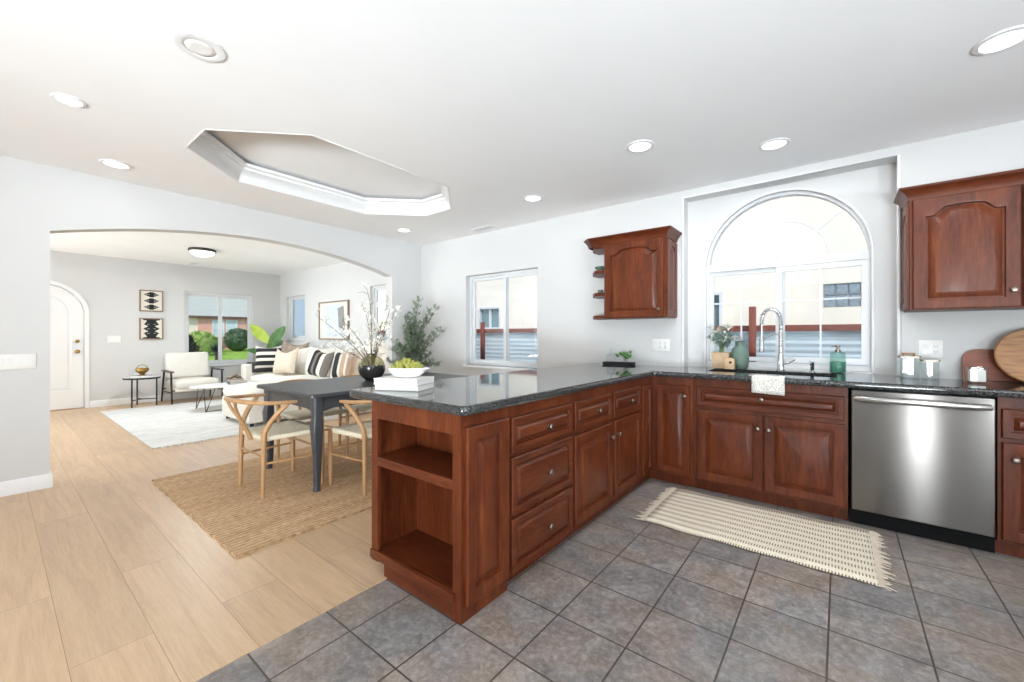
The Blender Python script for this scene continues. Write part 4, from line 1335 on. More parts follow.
for i, (x, y, a, lab) in enumerate(CH):
    o = ch if i == 0 else copy_tree(ch)
    o.location = (x, y, RZ + .0005); o.rotation_euler = (0, 0, R(a)); o['label'] = lab
# smoky vase with blossom branches
VX, VY = -3.55, 2.29
c = thing('glass_vase', 'round smoky green and black glass vase on the dining table', 'vase', (VX, VY, TH + .0005))
RS = .126
def sph(r, a0, a1, n): return [(r * math.cos(R(a0 + (a1 - a0) * i / n)), RS + r * math.sin(R(a0 + (a1 - a0) * i / n))) for i in range(n + 1)]
MB().lathe([(.001, .012)] + [(.058, .0125)] + sph(RS, -62, 8, 12) + sph(RS - .006, 8, -50, 8) + [(.001, .04)], seg=40).build('dark_base', M['dark_water'], c)
MB().lathe(sph(RS, 8, 68, 12) + [(.046, .254), (.052, .262), (.046, .264), (.041, .252)] + sph(RS - .006, 68, 9, 12), seg=40, cap=False).build('vase_body', M['smoke_glass'], c)
# (the foot)
MB().lathe([(.001, 0), (.056, 0), (.064, .005), (.06, .0122), (.001, .0124)], seg=32).build('foot', M['dark_water'], c)
br_ = thing('blossom_branches', 'bare branches with white blossoms standing in the smoky vase', 'branches', (VX, VY, TH + .045))
rng = random.Random(21)
right = Vector((.7833, .6217, 0)); upv = Vector((0, 0, 1)); dep = Vector((-.6217, .7833, 0))
st = MB(); fl = MB(); bd = MB()
ends = [(-.60, .66, -.05), (-.40, .42, .12), (-.14, .78, .1), (-.03, 1.02, -.06), (.10, .60, .08), (.22, .66, -.1), (.27, .76, .05), (-.26, .58, -.15), (-.50, .30, .05), (.04, .52, .16), (.15, .92, .1)]
for ex, ez, ed in ends:
    e = right * ex * .86 + upv * (.14 + ez * .68) + dep * ed
    p0 = Vector((ex * .05, 0, .0)); p1 = right * ex * .06 + upv * .23; p2 = right * (ex * .45 + rng.uniform(-.05, .05)) + upv * (ez * .62) + dep * ed * .6
    p = bez(p0, p1, p2, e, 14)
    st.tube(p, [.006 - .0045 * i / 14 for i in range(15)], 6)
    for i in range(6, 15):
        q = p[i]
        if rng.random() < .75:
            d = Vector((rng.uniform(-1, 1), rng.uniform(-1, 1), rng.uniform(-.2, 1))).normalized()
            tw = q + d * rng.uniform(.03, .10)
            st.tube([q, (q + tw) / 2 + Vector((0, 0, .005)), tw], .0016, 5)
        else: tw = q
        dens = 5 if ez < .85 else 2
        for f in range(rng.randint(1, dens + 1)):
            cpos = tw + Vector((rng.uniform(-.035, .035), rng.uniform(-.035, .035), rng.uniform(-.035, .035)))
            ax = Vector((rng.uniform(-1, 1), rng.uniform(-1, 1), rng.uniform(-1, 1))).normalized()
            s = ax.orthogonal().normalized(); t = ax.cross(s)
            for kk in range(5):
                a = 2 * PI * kk / 5
                fl.leaf(cpos, s * math.cos(a) + t * math.sin(a) + ax * .35, rng.uniform(.015, .024), .018, .1, ax)
st.build('branch', M['bark'], br_); fl.build('blossom', M['petal'], br_, fix=False)
# olive tree
c = thing('olive_tree', 'leafy potted olive tree in the corner behind the dining table', 'tree', (-4.48, 3.48, 0))
MB().lathe([(.001, 0), (.15, 0), (.16, .01), (.18, .30), (.185, .33), (.172, .33), (.165, .28), (.001, .27)], seg=32).build('pot', M['ceramic'], c)
rng = random.Random(8)
st = MB(); lf = MB()
trunk = smooth_path([(0, 0, .26), (.02, -.01, .5), (-.02, .01, .75), (.01, 0, .95), (-.01, 0, 1.15)], 4)
st.tube(trunk, [.018 - .008 * i / (len(trunk) - 1) for i in range(len(trunk))], 8)
def branch(p0, e, n, r, leafn, ll):
    m = (p0 + e) / 2 + Vector((0, 0, .05))
    p = bez(p0, p0 * .6 + m * .4 + Vector((0, 0, .03)), m, e, n)
    st.tube(p, [r - (r - .0015) * i / n for i in range(n + 1)], 5)
    for i in range(2, n + 1):
        for k in range(leafn):
            q = p[i] + Vector((rng.uniform(-.025, .025), rng.uniform(-.025, .025), rng.uniform(-.025, .025)))
            d = (e - p0).normalized() * .5 + Vector((rng.uniform(-1, 1), rng.uniform(-1, 1), rng.uniform(-.5, .8)))
            lf.leaf(q, d, ll * rng.uniform(.8, 1.3), .024, .1)
T = lambda x, z, d=0: right * x + upv * z + dep * d
specs = [(.75, T(-.26, 1.02, .0)), (.75, T(-.20, 1.12, -.08)), (.85, T(-.10, 1.30, .05)), (.95, T(-.02, 1.48, 0)), (.95, T(.05, 1.62, .04)), (1.05, T(.12, 1.66, -.05)), (.95, T(.25, 1.52, 0)), (.95, T(.33, 1.56, .04)), (.85, T(.36, 1.27, 0)),
         (.8, T(.42, 1.25, -.02)), (.7, T(.36, .82, 0)), (.65, T(.28, .86, -.05)), (.7, T(.16, .98, .08)), (.7, T(.02, .80, -.1)), (.65, T(-.12, .84, .06)), (.7, T(-.30, .86, 0)), (.8, T(.08, 1.12, -.12)), (.8, T(.14, 1.18, .12)), (.85, T(-.03, 1.2, -.1)), (.9, T(.02, 1.32, .12)), (.8, T(.2, 1.05, -.1)), (.75, T(-.12, 1.0, -.14)), (.8, T(.0, 1.0, -.16)), (.7, T(.1, .9, -.14)), (.9, T(.1, 1.36, -.06)), (.85, T(-.08, 1.1, .1)),
         (.9, T(-.05, 1.42, -.05)), (.9, T(.0, 1.1, .15)), (.75, T(.06, 1.0, .16)), (.75, T(-.06, .92, -.1)), (.7, T(.24, .95, .05)), (.8, T(.12, 1.08, 0)), (.85, T(-.16, 1.06, 0)), (.9, T(.06, 1.22, 0))]
for z, e in specs: branch(Vector((0, 0, z)), e, 8, .006, 15, .07)
st.build('trunk', M['bark'], c); lf.build('foliage', M['leaf_olive'], c, fix=False)

# ================================================================== LIVING ROOM
c = thing('wool_rug', 'large pale grey wool rug with a fringed end in the living room', 'rug', (-7.38, 2.3, 0))
b = MB(); nx = 30
b.box(-1.70, -1.24, .001, 1.68, 1.30, .014, .004)
b.build('pile', M['wool'], c)
b = MB(); rng = random.Random(4)
for k in range(110):
    y = -1.22 + 2.50 * k / 109
    b.tube([(1.676, y, .008), (1.70, y + rng.uniform(-.008, .008), .011), (1.735 + rng.uniform(0, .035), y + rng.uniform(-.02, .02), .004)], [.006, .005, .002], 4)
b.build('fringe', M['linen'], c)
FZ2 = .0145
def cushion(w, d, h, bulge=.03, n=8, e=4):
    """soft box cushion sitting on z=0, centred in x and y"""
    b = MB()
    loops = []
    lev = [(0, .90), (.06, .97), (.2, 1.0), (.5, 1.012), (.8, 1.0), (.93, .965), (1.0, .90)]
    for t, k in lev:
        lp = []
        for x, y, z in rrect(w / 2 * k, d / 2 * k, min(w, d) * .10, 0, 4):
            lp.append((x, y, h * t))
        loops.append(lp)
    rows = b.loft(loops, True, True, False)
    # domed top
    last = rows[-1]
    prev = last
    for s, dz in ((.8, bulge * .45), (.55, bulge * .8), (.28, bulge * .97)):
        cur = [b.bm.verts.new((v.co.x * s, v.co.y * s, h + dz)) for v in last]
        nn = len(cur)
        for j in range(nn): b.face((prev[j], prev[(j + 1) % nn], cur[(j + 1) % nn], cur[j]))
        prev = cur
    b.face(prev)
    return b
def pillow(w, h, t, sag=.0):
    b = MB(); N = 14; g = {}
    for side in (1, -1):
        for i in range(N + 1):
            for j in range(N + 1):
                u, v = i / N * 2 - 1, j / N * 2 - 1
                rim = i in (0, N) or j in (0, N)
                if rim and side == -1: g[side, i, j] = g[1, i, j]; continue
                x = u * w / 2 * (1 - .07 * (1 - v * v)); z = v * h / 2 * (1 - .07 * (1 - u * u))
                th = t / 2 * (max(0, (1 - u ** 4) * (1 - v ** 4))) ** .55
                if v > .2: z -= sag * (1 - u * u) * (v - .2)
                g[side, i, j] = b.bm.verts.new((x, -side * th, z))
    for side in (1, -1):
        for i in range(N):
            for j in range(N):
                q = (g[side, i, j], g[side, i + 1, j], g[side, i + 1, j + 1], g[side, i, j + 1])
                b.face(q if side == 1 else tuple(reversed(q)))
    return b
c = thing('sectional_sofa', 'cream linen sectional sofa with a long chaise in the living room', 'sofa', (-7.4, 3.45, FZ2))
OX, OY = -7.4, 3.45
def sbox(name, x0, y0, z0, x1, y1, z1, bev=.03, mat='linen'):
    return MB().box(x0 - OX, y0 - OY, z0, x1 - OX, y1 - OY, z1, bev, 3).build(name, M[mat], c)
sbox('base', -8.70, 3.02, .05, -6.95, 3.88, .30)
sbox('chaise_base', -6.94, 2.05, .045, -5.95, 3.88, .33)
sbox('arm', -8.88, 2.93, .04, -8.66, 3.96, .65, .035)
sbox('back_frame', -8.70, 3.80, .05, -5.95, 3.98, .80, .04)
for x0, x1 in ((-8.65, -7.80), (-7.79, -6.95)):
    cushion(x1 - x0, .80, .15, .045).build('seat_cushion', M['linen_white'], c, loc=((x0 + x1) / 2 - OX, 3.40 - OY, .295))
cushion(.99, 1.74, .15, .05).build('chaise_cushion', M['linen_white'], c, loc=(-6.445 - OX, 2.92 - OY, .325))
for x in (-8.22, -7.36, -6.46):
    pillow(.86, .56, .24, .03).build('back_cushion', M['linen'], c, loc=(x - OX, 3.69 - OY, .71), rot=(R(-12), 0, 0))
for x, y in ((-8.8, 3.0), (-8.8, 3.9), (-6.9, 2.12), (-6.02, 2.12), (-6.02, 3.85)):
    MB().tube([(x - OX, y - OY, 0), (x - OX, y - OY, .055)], .025, 10).build('leg', M['black_metal'], c)
def throw_pillow(label, mat, x, y, z, w, h, t, rz, tilt, roll=0, sag=.05):
    c = thing('throw_pillow', label, 'pillow', (x, y, z))
    o = pillow(w, h, t, sag).build('pillow_body', M[mat], c, rot=(R(tilt), R(roll), R(rz)))
    return c
throw_pillow('black and white striped pillow against the left arm of the sofa', 'pillow_bw', -8.49, 3.27, .80, .44, .44, .14, 62, -14)
throw_pillow('taupe knitted pillow behind the beige pillow at the left end of the sofa', 'taupe_knit', -8.22, 3.62, .89, .52, .46, .15, 40, -14, 6, .10)
throw_pillow('plain beige linen pillow with pointed corners at the left end of the sofa', 'linen_beige', -7.92, 3.34, .75, .50, .50, .16, 22, -16, -3, .12)
throw_pillow('black and grey diagonal striped pillow in the middle of the sofa', 'pillow_diag', -6.72, 3.38, .75, .50, .48, .15, 8, -18, 8, .06)
throw_pillow('tan, white and black block pattern pillow near the chaise back', 'pillow_tan', -6.13, 3.44, .76, .48, .46, .15, 6, -18, -6, .05)
# throw on the arm
c = thing('throw_blanket', 'folded charcoal throw blanket draped over the left sofa arm', 'blanket', (-8.77, 3.24, FZ2))
b = MB(); rows = []
for x, z in ((-.125, .42), (-.125, .60), (-.122, .652), (-.10, .667), (0, .668), (.10, .667), (.122, .652), (.126, .60), (.128, .49)):
    rows.append([(x, -.20 + .40 * k / 10, z + .004 * math.sin(k * 1.9)) for k in range(11)])
b.loft(rows, closed=False)
o = b.build('cloth', M['charcoal_cloth'], c); sm = o.modifiers.new('s', 'SOLIDIFY'); sm.thickness = .012; sm.offset = 1
# armchair
c = thing('armchair', 'cream upholstered armchair with dark slim frame beside the round side table', 'chair', (-9.36, 2.31, .0005), R(90))
# local front is -y -> world +x
for s in (-1, 1):
    MB().tube([(s * .37, -.34, 0 if s > 9 else FZ2), (s * .375, -.30, .56)], [.013, .016], 10).build('leg', M['black_metal'], c)
    MB().tube([(s * .37, .36, 0), (s * .365, .22, .55)], [.013, .016], 10).build('leg', M['black_metal'], c)
    b = MB(); b.loft([[(s * .37 + q * .028, y, .555 + z) for q, z in ((-1, 0), (1, 0), (1, .024), (-1, .024))] for y in (-.345, -.30, 0, .24)], True, True, True)
    b.build('armrest', M['bronze'], c, smooth=False)
    MB().tube([(s * .37, -.33, .20), (s * .367, .28, .20)], .010, 8).build('side_rail', M['black_metal'], c)
for y in (-.31, .26): MB().tube([(-.365, y, .24), (.365, y, .24)], .011, 8).build('stretcher', M['black_metal'], c)
cushion(.66, .66, .15, .03).build('seat', M['linen'], c, loc=(0, -.03, .255), rot=(R(-3), 0, 0))
MB().box(-.33, -.33, -.09, .33, .30, .0, .03, 3).build('seat_base', M['linen'], c, loc=(0, 0, .30))
o = MB().box(-.33, -.085, 0, .33, .085, .48, .05, 4).build('backrest', M['linen_white'], c, loc=(0, .25, .41), rot=(R(-13), 0, 0))
# side table
c = thing('side_table', 'round side table with white marble top and slim black metal legs', 'table', (-9.33, 1.60, .0005))
STH = .50
MB().lathe([(.001, STH - .012), (.235, STH - .012), (.24, STH - .006), (.238, STH), (.001, STH)], seg=40).build('tabletop', M['marble'], c)
b = MB(); b.lathe([(.238, STH - .032), (.246, STH - .032), (.246, STH - .004), (.241, STH - .004), (.238, STH - .014)], seg=40, cap=False); b.build('rim', M['black_metal'], c)
ft = [(.20 * math.cos(R(a)), .20 * math.sin(R(a))) for a in (-48, 62, 188)]
for (x, y) in ft: MB().tube([(x, y, 0), (x, y, STH - .014)], .011, 10).build('leg', M['black_metal'], c)
b = MB()
for (x, y) in ft: b.tube([(0, 0, .12), (x, y, .12)], .008, 8)
b.build('spreader', M['black_metal'], c)
c = thing('book', 'flat grey book under the brass bowl on the round side table', 'book', (-9.31, 1.60, STH + .001), R(75))
MB().box(-.14, -.10, 0, .14, .10, .022, .002).build('cover', M['book_grey'], c)
MB().box(-.137, -.1005, .003, .1405, .097, .019).build('pages', M['paper_white'], c, smooth=False)
c = thing('brass_bowl', 'footed aged brass bowl with a loop handle on the round side table', 'bowl', (-9.31, 1.60, STH + .0235))
MB().lathe([(.001, 0), (.045, 0), (.045, .01), (.025, .02), (.05, .045), (.085, .075), (.09, .11), (.083, .125), (.078, .12), (.082, .105), (.075, .08), (.04, .05), (.001, .045)], seg=28).build('bowl_body', M['brass'], c)
b = MB(); b.tube([(.03 * math.sin(R(t)) * 0, .07 * math.cos(R(t)), .12 + .06 * math.sin(R(t))) for t in range(0, 181, 15)], .006, 8); b.build('handle', M['brass'], c)
# coffee table
c = thing('coffee_table', 'oval white marble coffee table on black hairpin legs', 'table', (-7.92, 2.44, FZ2))
CTH = .385
MB().lathe([(.001, CTH - .022), (.97, CTH - .022), (1, CTH - .014), (1, CTH - .004), (.985, CTH), (.001, CTH)], seg=56, sx=.33, sy=.52).build('tabletop', M['marble'], c)
for sx in (-1, 1):
    for sy in (-1, 1):
        fx_, fy_ = sx * .25, sy * .38
        MB().tube([(fx_ - sx * .11, fy_, CTH - .023), (fx_ - sx * .01, fy_ - sy * .004, .012), (fx_, fy_, .006), (fx_ + sx * .0, fy_ - sy * .01, .012), (fx_ - sx * .02, fy_ - sy * .13, CTH - .023)], .006, 8).build('leg', M['black_metal'], c)
b = MB(); b.tube([(.25, -.38, .012), (.25, .38, .012)], .005, 6)
b.build('base_rod', M['black_metal'], c)
zz = FZ2 + CTH + .0005
for i, (lab, m, w, d, h, a) in enumerate((('large dark grey book at the bottom of the coffee table stack', 'charcoal_cloth', .24, .32, .028, 80), ('pale grey book in the middle of the coffee table stack', 'book_grey', .22, .28, .024, 86), ('brown book on top of the coffee table stack', 'frame_wood', .19, .25, .022, 76))):
    book('book', lab, w, d, h, (-7.92, 2.56, zz), R(a), M[m]); zz += h + .0005
c = thing('driftwood_ornament', 'small knotted driftwood ornament on the coffee table books', 'ornament', (-7.92, 2.52, zz))
b = MB(); b.tube(smooth_path([(-.03, -.09, .02), (.02, -.04, .03), (-.02, .0, .05), (.03, .05, .03), (-.01, .10, .022)], 5), .018, 8); b.build('wood', M['bark'], c)
b = MB(); b.tube(smooth_path([(.02, -.07, .022), (.03, -.01, .06), (.0, .03, .085), (-.03, .06, .05)], 5), .012, 8); b.build('knot', M['frame_wood'], c)
# lamp on a table behind the sofa end
c = thing('side_table', 'small cream pedestal table at the right end of the sofa carrying the lamp', 'table', (-5.76, 3.79, 0))
MB().lathe([(.001, 0), (.15, 0), (.15, .015), (.03, .03), (.03, .49), (.05, .505), (.145, .505), (.145, .53), (.001, .53)], seg=32).build('pedestal', M['ceramic'], c)
c = thing('table_lamp', 'lit table lamp with a rounded cream shade behind the vase', 'lamp', (-5.76, 3.79, .531))
MB().lathe([(.001, 0), (.08, 0), (.085, .01), (.06, .06), (.085, .16), (.07, .27), (.025, .33), (.012, .35), (.012, .44), (.001, .44)], seg=28).build('base', M['ceramic'], c)
MB().lathe([(.165, .40), (.165, .45), (.155, .53), (.125, .59), (.08, .62), (.03, .632), (.03, .63), (.12, .585), (.15, .53), (.161, .45), (.161, .40)], seg=32, cap=False).build('lamp_shade', M['shade_lit'], c)
d = bpy.data.lights.new('bulb', 'POINT'); d.energy = 2; d.color = (1, .8, .6); d.shadow_soft_size = .04
o = bpy.data.objects.new('bulb', d); COL.objects.link(o); o.parent = c; o.location = (0, 0, .5)
# broad-leaved plant by the window
c = thing('broadleaf_plant', 'broad-leaved potted plant with lime and dark green leaves by the front window', 'plant', (-9.33, 3.60, 0))
MB().lathe([(.001, 0), (.14, 0), (.15, .01), (.17, .30), (.175, .32), (.16, .32), (.155, .28), (.001, .27)], seg=28).build('pot', M['charcoal_cloth'], c)
def broad(parent, p0, p1, tip, w, mat, face, nm='leaf'):
    """stalk p0-p1 then a wide pointed blade p1-tip facing FACE"""
    p0, p1, tip, face = Vector(p0), Vector(p1), Vector(tip), Vector(face).normalized()
    MB().tube(bez(p0, p0 + Vector((0, 0, .3)), p1 - (tip - p1) * .3, p1, 10), .009, 6).build('stalk', M['stem_green'], parent)
    ax = tip - p1; s = ax.cross(face).normalized(); b = MB(); rows = []
    for i in range(13):
        t = i / 12
        hw = w / 2 * (math.sin(PI * min(1, t * .93 + .05)) ** .7) * (1 - .25 * t)
        cpt = p1 + ax * t - face * .10 * (t - .4) ** 2
        rows.append([cpt + s * hw * u - face * .35 * hw * abs(u) * -1 * .6 for u in (-1, -.66, -.33, 0, .33, .66, 1)])
    b.loft(rows, closed=False)
    return b.build(nm, M[mat], parent, ang=60)
ll = Vector((.7833 * 1, .6217, 0))
def RP(x, z, d=0): return Vector((0, 0, 0)) + ll * x + Vector((0, 0, z)) + Vector((-.6217, .7833, 0)) * d
fc = Vector((.75, -.6, .25))
broad(c, (0, .02, .27), RP(.0, 1.06), RP(-.42, 1.44, .05), .24, 'leaf_lime', fc)
broad(c, (.02, 0, .27), RP(.02, .96), RP(.34, 1.40, -.02), .26, 'leaf_dark', fc)
broad(c, (-.02, 0, .27), RP(-.02, .80), RP(-.42, .93, -.08), .20, 'leaf_dark', (.5, -.5, .8))
broad(c, (0, -.02, .27), RP(-.03, .66), RP(-.22, .98, -.1), .18, 'leaf_grey', fc)
broad(c, (.02, .02, .27), RP(.06, .74), RP(.26, 1.12, .06), .2, 'leaf_grey', fc)
broad(c, (0, .03, .27), RP(.0, .7), RP(.03, 1.2, .12), .2, 'leaf_dark', fc)
# framed pictures
def picture(name, label, loc, rz, w, h, d=.025, fw=.018, frame='frame_wood', paper='cream_paper'):
    c = thing(name, label, 'picture', loc, rz)
    b = MB(); b.prism(rect(-w / 2, -h / 2, w / 2, h / 2), 'y', -d, -.001, [rect(-w / 2 + fw, -h / 2 + fw, w / 2 - fw, h / 2 - fw)]); b.build('frame', M[frame], c, smooth=False)
    MB().box(-w / 2 + fw - .002, -d * .5, -h / 2 + fw - .002, w / 2 - fw + .002, -.002, h / 2 - fw + .002).build('artwork', M[paper], c, smooth=False)
    return c
def motif(c, polys, y, mat, name='motif'):
    b = MB()
    for pl in polys: b.prism(pl, 'y', y - .003, y)
    return b.build(name, M[mat], c, smooth=False)
def stepped(cx, cz, w, h, st=3):
    """stepped diamond outline"""
    up = []
    for k in range(st):
        a = w / 2 * (1 - k / st); z0 = h / 2 * k / st; z1 = h / 2 * (k + 1) / st
        up += [(a, z0), (a * .8, z1)]
    pts = up + [(-x, z) for x, z in reversed(up)]
    low = [(x, -z) for x, z in pts]
    full = up + [(-x, z) for x, z in reversed(up)] + [(-x, -z) for x, z in up] + [(x, -z) for x, z in reversed(up)]
    out = []
    for q in full:
        if not out or (abs(out[-1][0] - q[0]) + abs(out[-1][1] - q[1])) > 1e-5: out.append(q)
    if abs(out[0][0] - out[-1][0]) + abs(out[0][1] - out[-1][1]) < 1e-5: out.pop()
    return [(cx + x, cz + z) for x, z in out]
c = picture('framed_weaving', 'framed weaving with three stacked black diamonds, upper of the pair by the door', (LX + .0005, 1.81, 1.83), R(90), .33, .385)
motif(c, [stepped(0, z, .21, .094, 3) for z in (.112, 0, -.112)], -.0126, 'ink')
motif(c, [rect(-.085, z - .008, -.03, z + .008) for z in (.112, 0, -.112)] + [rect(.03, z - .008, .085, z + .008) for z in (.112, 0, -.112)], -.0157, 'ink_grey', 'grey_bars')
c = picture('framed_weaving', 'framed weaving with a solid black toothed column, lower of the pair by the door', (LX + .0005, 1.81, 1.325), R(90), .33, .385)
zs = [.17, .15, .105, .06, .05, .0, -.05, -.06, -.105, -.15, -.17]
prof_ = [(.12, .174), (.12, .16), (.06, .145), (.10, .085), (.11, .08), (.045, .045), (.11, .005), (.11, -.005), (.045, -.045), (.11, -.08), (.10, -.085), (.06, -.145), (.12, -.16), (.12, -.174)]
motif(c, [prof_ + [(-x, z) for x, z in reversed(prof_)]], -.0126, 'ink')
motif(c, [rect(s * .045 - .018, z - .006, s * .045 + .018, z + .006) for s in (-1, 1) for z in (.082, 0, -.082)], -.0157, 'ink_grey', 'grey_bars')
c = picture('framed_print', 'large framed pale abstract print on the wall behind the sofa', (-7.44, WY - .0005, 1.485), 0, 1.07, .72, .035, .022, 'frame_wood', 'paper_white')
motif(c, [[(-.33, .26), (.34, .29), (.42, -.30), (-.28, -.30), (-.22, -.05)]], -.0177, 'pale_blue')
motif(c, [[(.16, .22), (.36, .26), (.42, -.22), (.2, -.12)]], -.021, 'ink_grey', 'grey_patch')

# ================================================================== OUTDOORS
slab('ground_outside', -60, -12, -.5, 14, 40, -.30, M['concrete'])
slab('street_asphalt', -20, -12, -.302, -14.5, 40, -.285, M['asphalt'])
b = MB(); b.loft([[(-22, -8, -.29), (-22, 34, -.29)], [(-30, -8, .0), (-30, 34, .0)], [(-37, -8, .18), (-37, 34, .18)], [(-48, -8, .2), (-48, 34, .2)]], closed=False)
struct(b.build('lawn', M['grass'], smooth=False))
slab('lawn_front', -13.8, .5, -.31, -10.4, 12, -.20, M['grass'])
# neighbour's house beyond the fence
c = thing('neighbor_house', 'cream stucco house wall beyond the corrugated fence, seen through the kitchen windows', 'house', (-3, 8, -.3))
HX = 3
holes = [(-7.46, 1.36, -6.70, 1.94), (-2.25, 1.10, -1.62, 1.97), (-.205, 1.635, .245, 1.995)]
MB().prism(rect(-9.2, -.3, 4.5, 6.0), 'y', 8, 8.3, [rect(*h) for h in holes]).build('wall', M['stucco'], c, smooth=False, loc=(3, -8, .3))
for h in holes[:2]:
    b = MB(); frame_ring(b, 'y', 7.97, 8.08, h, .05); b.box((h[0] + h[2]) / 2 - .02, 7.99, h[1] + .05, (h[0] + h[2]) / 2 + .02, 8.06, h[3] - .05)
    f = b.build('window', M['vinyl'], c, smooth=False, loc=(3, -8, .3))
    MB().box(h[0] + .05, 8.05, h[1] + .05, h[2] - .05, 8.07, h[3] - .05).build('pane', M['ext_glass'], f, smooth=False)
h = holes[2]
b = MB()
bw, bh = (h[2] - h[0]) / 3, (h[3] - h[1]) / 2
for i in range(3):
    for j in range(2):
        b.box(h[0] + bw * i + .008, 8.02, h[1] + bh * j + .008, h[0] + bw * (i + 1) - .008, 8.10, h[1] + bh * (j + 1) - .008, .01, 2)
f = b.build('glass_block_window', M['glass_block'], c, loc=(3, -8, .3))
b = MB(); b.box(h[0], 8.05, h[1], h[2], 8.12, h[3]); b.build('mortar', M['vinyl'], f, smooth=False)
c = thing('corrugated_fence', 'pale blue corrugated metal fence with a brown top rail outside the kitchen windows', 'fence', (-3, 6.0, -.3))
b = MB(); rows = []
nz = 170
for i in range(nz + 1):
    z = i / nz * 1.56
    y = .0028 * math.sin(2 * PI * z / .075)
    rows.append([(-7.5, y, z), (6.5, y, z)])
b.loft(rows, closed=False)
b.build('sheet', M['corrugated'], c, ang=80)
MB().box(-7.5, -.05, 1.555, 6.5, .04, 1.63).build('top_rail', M['rust_wood'], c, smooth=False)
for x, zt in ((-.85, 1.56), (-5.37, 1.46)):
    c = thing('fence_post', 'reddish wooden post standing before the fence, seen through the %s' % ('arched sink window' if x > -2 else 'two-pane dining window'), 'post', (x, 5.86, -.3))
    MB().box(-.036 if x > -2 else -.03, -.036, 0, .036 if x > -2 else .03, .036, zt + .3, .006).build('post', M['rust_wood'], c)
# beyond the living room side windows
c = thing('garden_shed', 'pale blue-grey sided shed seen through the small living room window', 'shed', (-19, 9, -.3))
MB().box(-3.2, -1, 0, 2.2, 1.5, 4.2).build('wall', M['blue_siding'], c, smooth=False)
b = MB(); b.prism([(-1.3, 4.2), (1.8, 4.2), (.25, 5.2)], 'x', -3.4, 2.4); b.build('roof', M['shingle'], c, smooth=False)
def bush(name, label, loc, rx, rz, mat, n, seed, sub=3, leaf=0.0, group=None):
    c = thing(name, label, 'bush', loc, 0, group)
    b = MB(); rng = random.Random(seed)
    b.blob((0, 0, rz * .9), 1, 3, (rx * .9, rx * .9, rz * .92), .05, rng)
    for i in range(n):
        a = rng.uniform(0, 2 * PI); e = rng.uniform(-.4, 1.4)
        p = Vector((math.cos(a) * math.cos(e) * rx * .85, math.sin(a) * math.cos(e) * rx * .85, rz + math.sin(e) * rz * .85))
        b.blob(p, rx * rng.uniform(.10, .2), 1, (1, 1, 1), .25, rng)
    for i in range(900):
        a = rng.uniform(0, 2 * PI); sz = rng.uniform(-.55, 1); cr = math.sqrt(1 - sz * sz)
        q = Vector((math.cos(a) * cr * rx * .97, math.sin(a) * cr * rx * .97, rz * .95 + sz * rz * .97))
        b.leaf(q, Vector((math.cos(a) * cr + rng.uniform(-.8, .8), math.sin(a) * cr + rng.uniform(-.8, .8), sz + rng.uniform(-.6, .9))), .16, .07)
    lfv = b.build('foliage', M[mat], c, ang=20)
    MB().tube([(0, 0, -.05), (0, 0, rz * .6)], rx * .08, 6).build('stem', M['bark'], c)
    return c
bush('round_bush', 'clipped round green bush on the lawn across the street', (-33.5, 10.9, .09), .85, .8, 'bush', 150, 3)
bush('low_bush', 'low dark bush at the foot of the round clipped bush', (-33.2, 9.45, .09), .38, .40, 'bush', 60, 4)
bush('low_bush', 'low green bush to the other side of the round clipped bush', (-33.0, 12.25, .09), .45, .30, 'bush', 50, 6)
bush('shrub', 'yellow-green shrub behind the dark spiky plant', (-30, 7.8, .0), .85, .72, 'bush_light', 90, 5)
bush('shrub', 'dark green shrub at the left edge of the front window view', (-13.3, 3.1, -.28), .30, .75, 'spiky', 70, 9)
bush('hedge_bush', 'tall green hedge bush beside the shed', (-14.2, 7.6, -.3), .9, 1.4, 'bush', 120, 10)
c = thing('spiky_plant', 'dark spiky plant just outside the front window', 'plant', (-16.0, 4.6, -.28))
b = MB(); rng = random.Random(12)
for i in range(90):
    a = rng.uniform(0, 2 * PI); e = rng.uniform(-.1, 1.4)
    b.leaf((0, 0, .9), (math.cos(a) * math.cos(e), math.sin(a) * math.cos(e), math.sin(e)), rng.uniform(.3, .46), .055, .05)
b.build('blades', M['spiky'], c, fix=False)
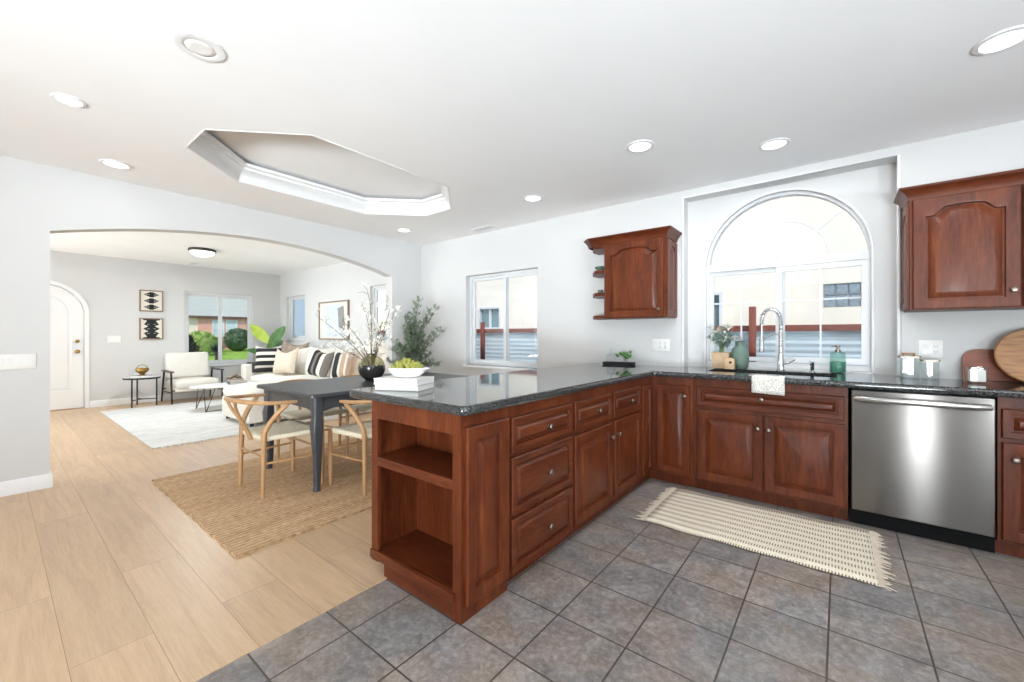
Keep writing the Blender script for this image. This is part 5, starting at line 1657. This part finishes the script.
MB().tube([(0, 0, 0), (0, 0, .93)], .06, 8).build('stem', M['bark'], c)
c = thing('house', 'single storey house with grey-green hipped roof and pinkish brick across the street', 'house', (-38, 12, .15))
MB().box(-4, -8.2, 0, 2, 8, 2.5).build('wall', M['peach'], c, smooth=False)
MB().box(1.98, -2.8, 0, 2.06, .3, 2.45).build('brick_facing', M['brick_pink'], c, smooth=False)
for y0, y1 in ((-1.95, -1.2), (-1.1, -.35)):
    b = MB(); frame_ring(b, 'x', 2.05, 2.12, (y0, .95, y1, 2.2), .07); b.box(2.06, y0 + .05, 1.52, 2.11, y1 - .05, 1.58)
    f = b.build('window', M['vinyl'], c, smooth=False)
    MB().box(2.04, y0 + .06, 1.0, 2.075, y1 - .06, 2.15).build('pane', M['pale_glass'], f, smooth=False)
b = MB()
e = [(-5, -9, 2.42), (2.25, -9, 2.42), (2.25, 9, 2.42), (-5, 9, 2.42)]
r_ = [(-1, -4.8, 5.3), (-1, 5, 5.3)]
v = [b.bm.verts.new(p) for p in e + r_]
for q in ((0, 1, 4), (1, 2, 5, 4), (2, 3, 5), (3, 0, 4, 5), (3, 2, 1, 0)): b.face([v[i] for i in q])
b.build('roof', M['shingle'], c, smooth=False)
MB().box(2.18, -9, 2.3, 2.28, 9, 2.46).build('eave_board', M['dark_rail'], c, smooth=False)
c = thing('bare_tree', 'leafless tree behind the roof of the house across the street', 'tree', (-48, 9.5, .1))
b = MB(); rng = random.Random(31)
def grow(p, d, l, r, lev):
    q = p + d * l
    b.tube([p, (p + q) / 2 + Vector((rng.uniform(-.1, .1), rng.uniform(-.1, .1), 0)) * l * .3, q], [r, r * .85, r * .65], 5)
    if lev == 0: return
    for k in range(3):
        nd = (d + Vector((rng.uniform(-.7, .7), rng.uniform(-.7, .7), rng.uniform(-.1, .5)))).normalized()
        grow(q, nd, l * rng.uniform(.6, .8), r * .6, lev - 1)
grow(Vector((0, 0, 0)), Vector((0, 0, 1)), 3.2, .16, 5)
b.build('trunk', M['bark'], c)
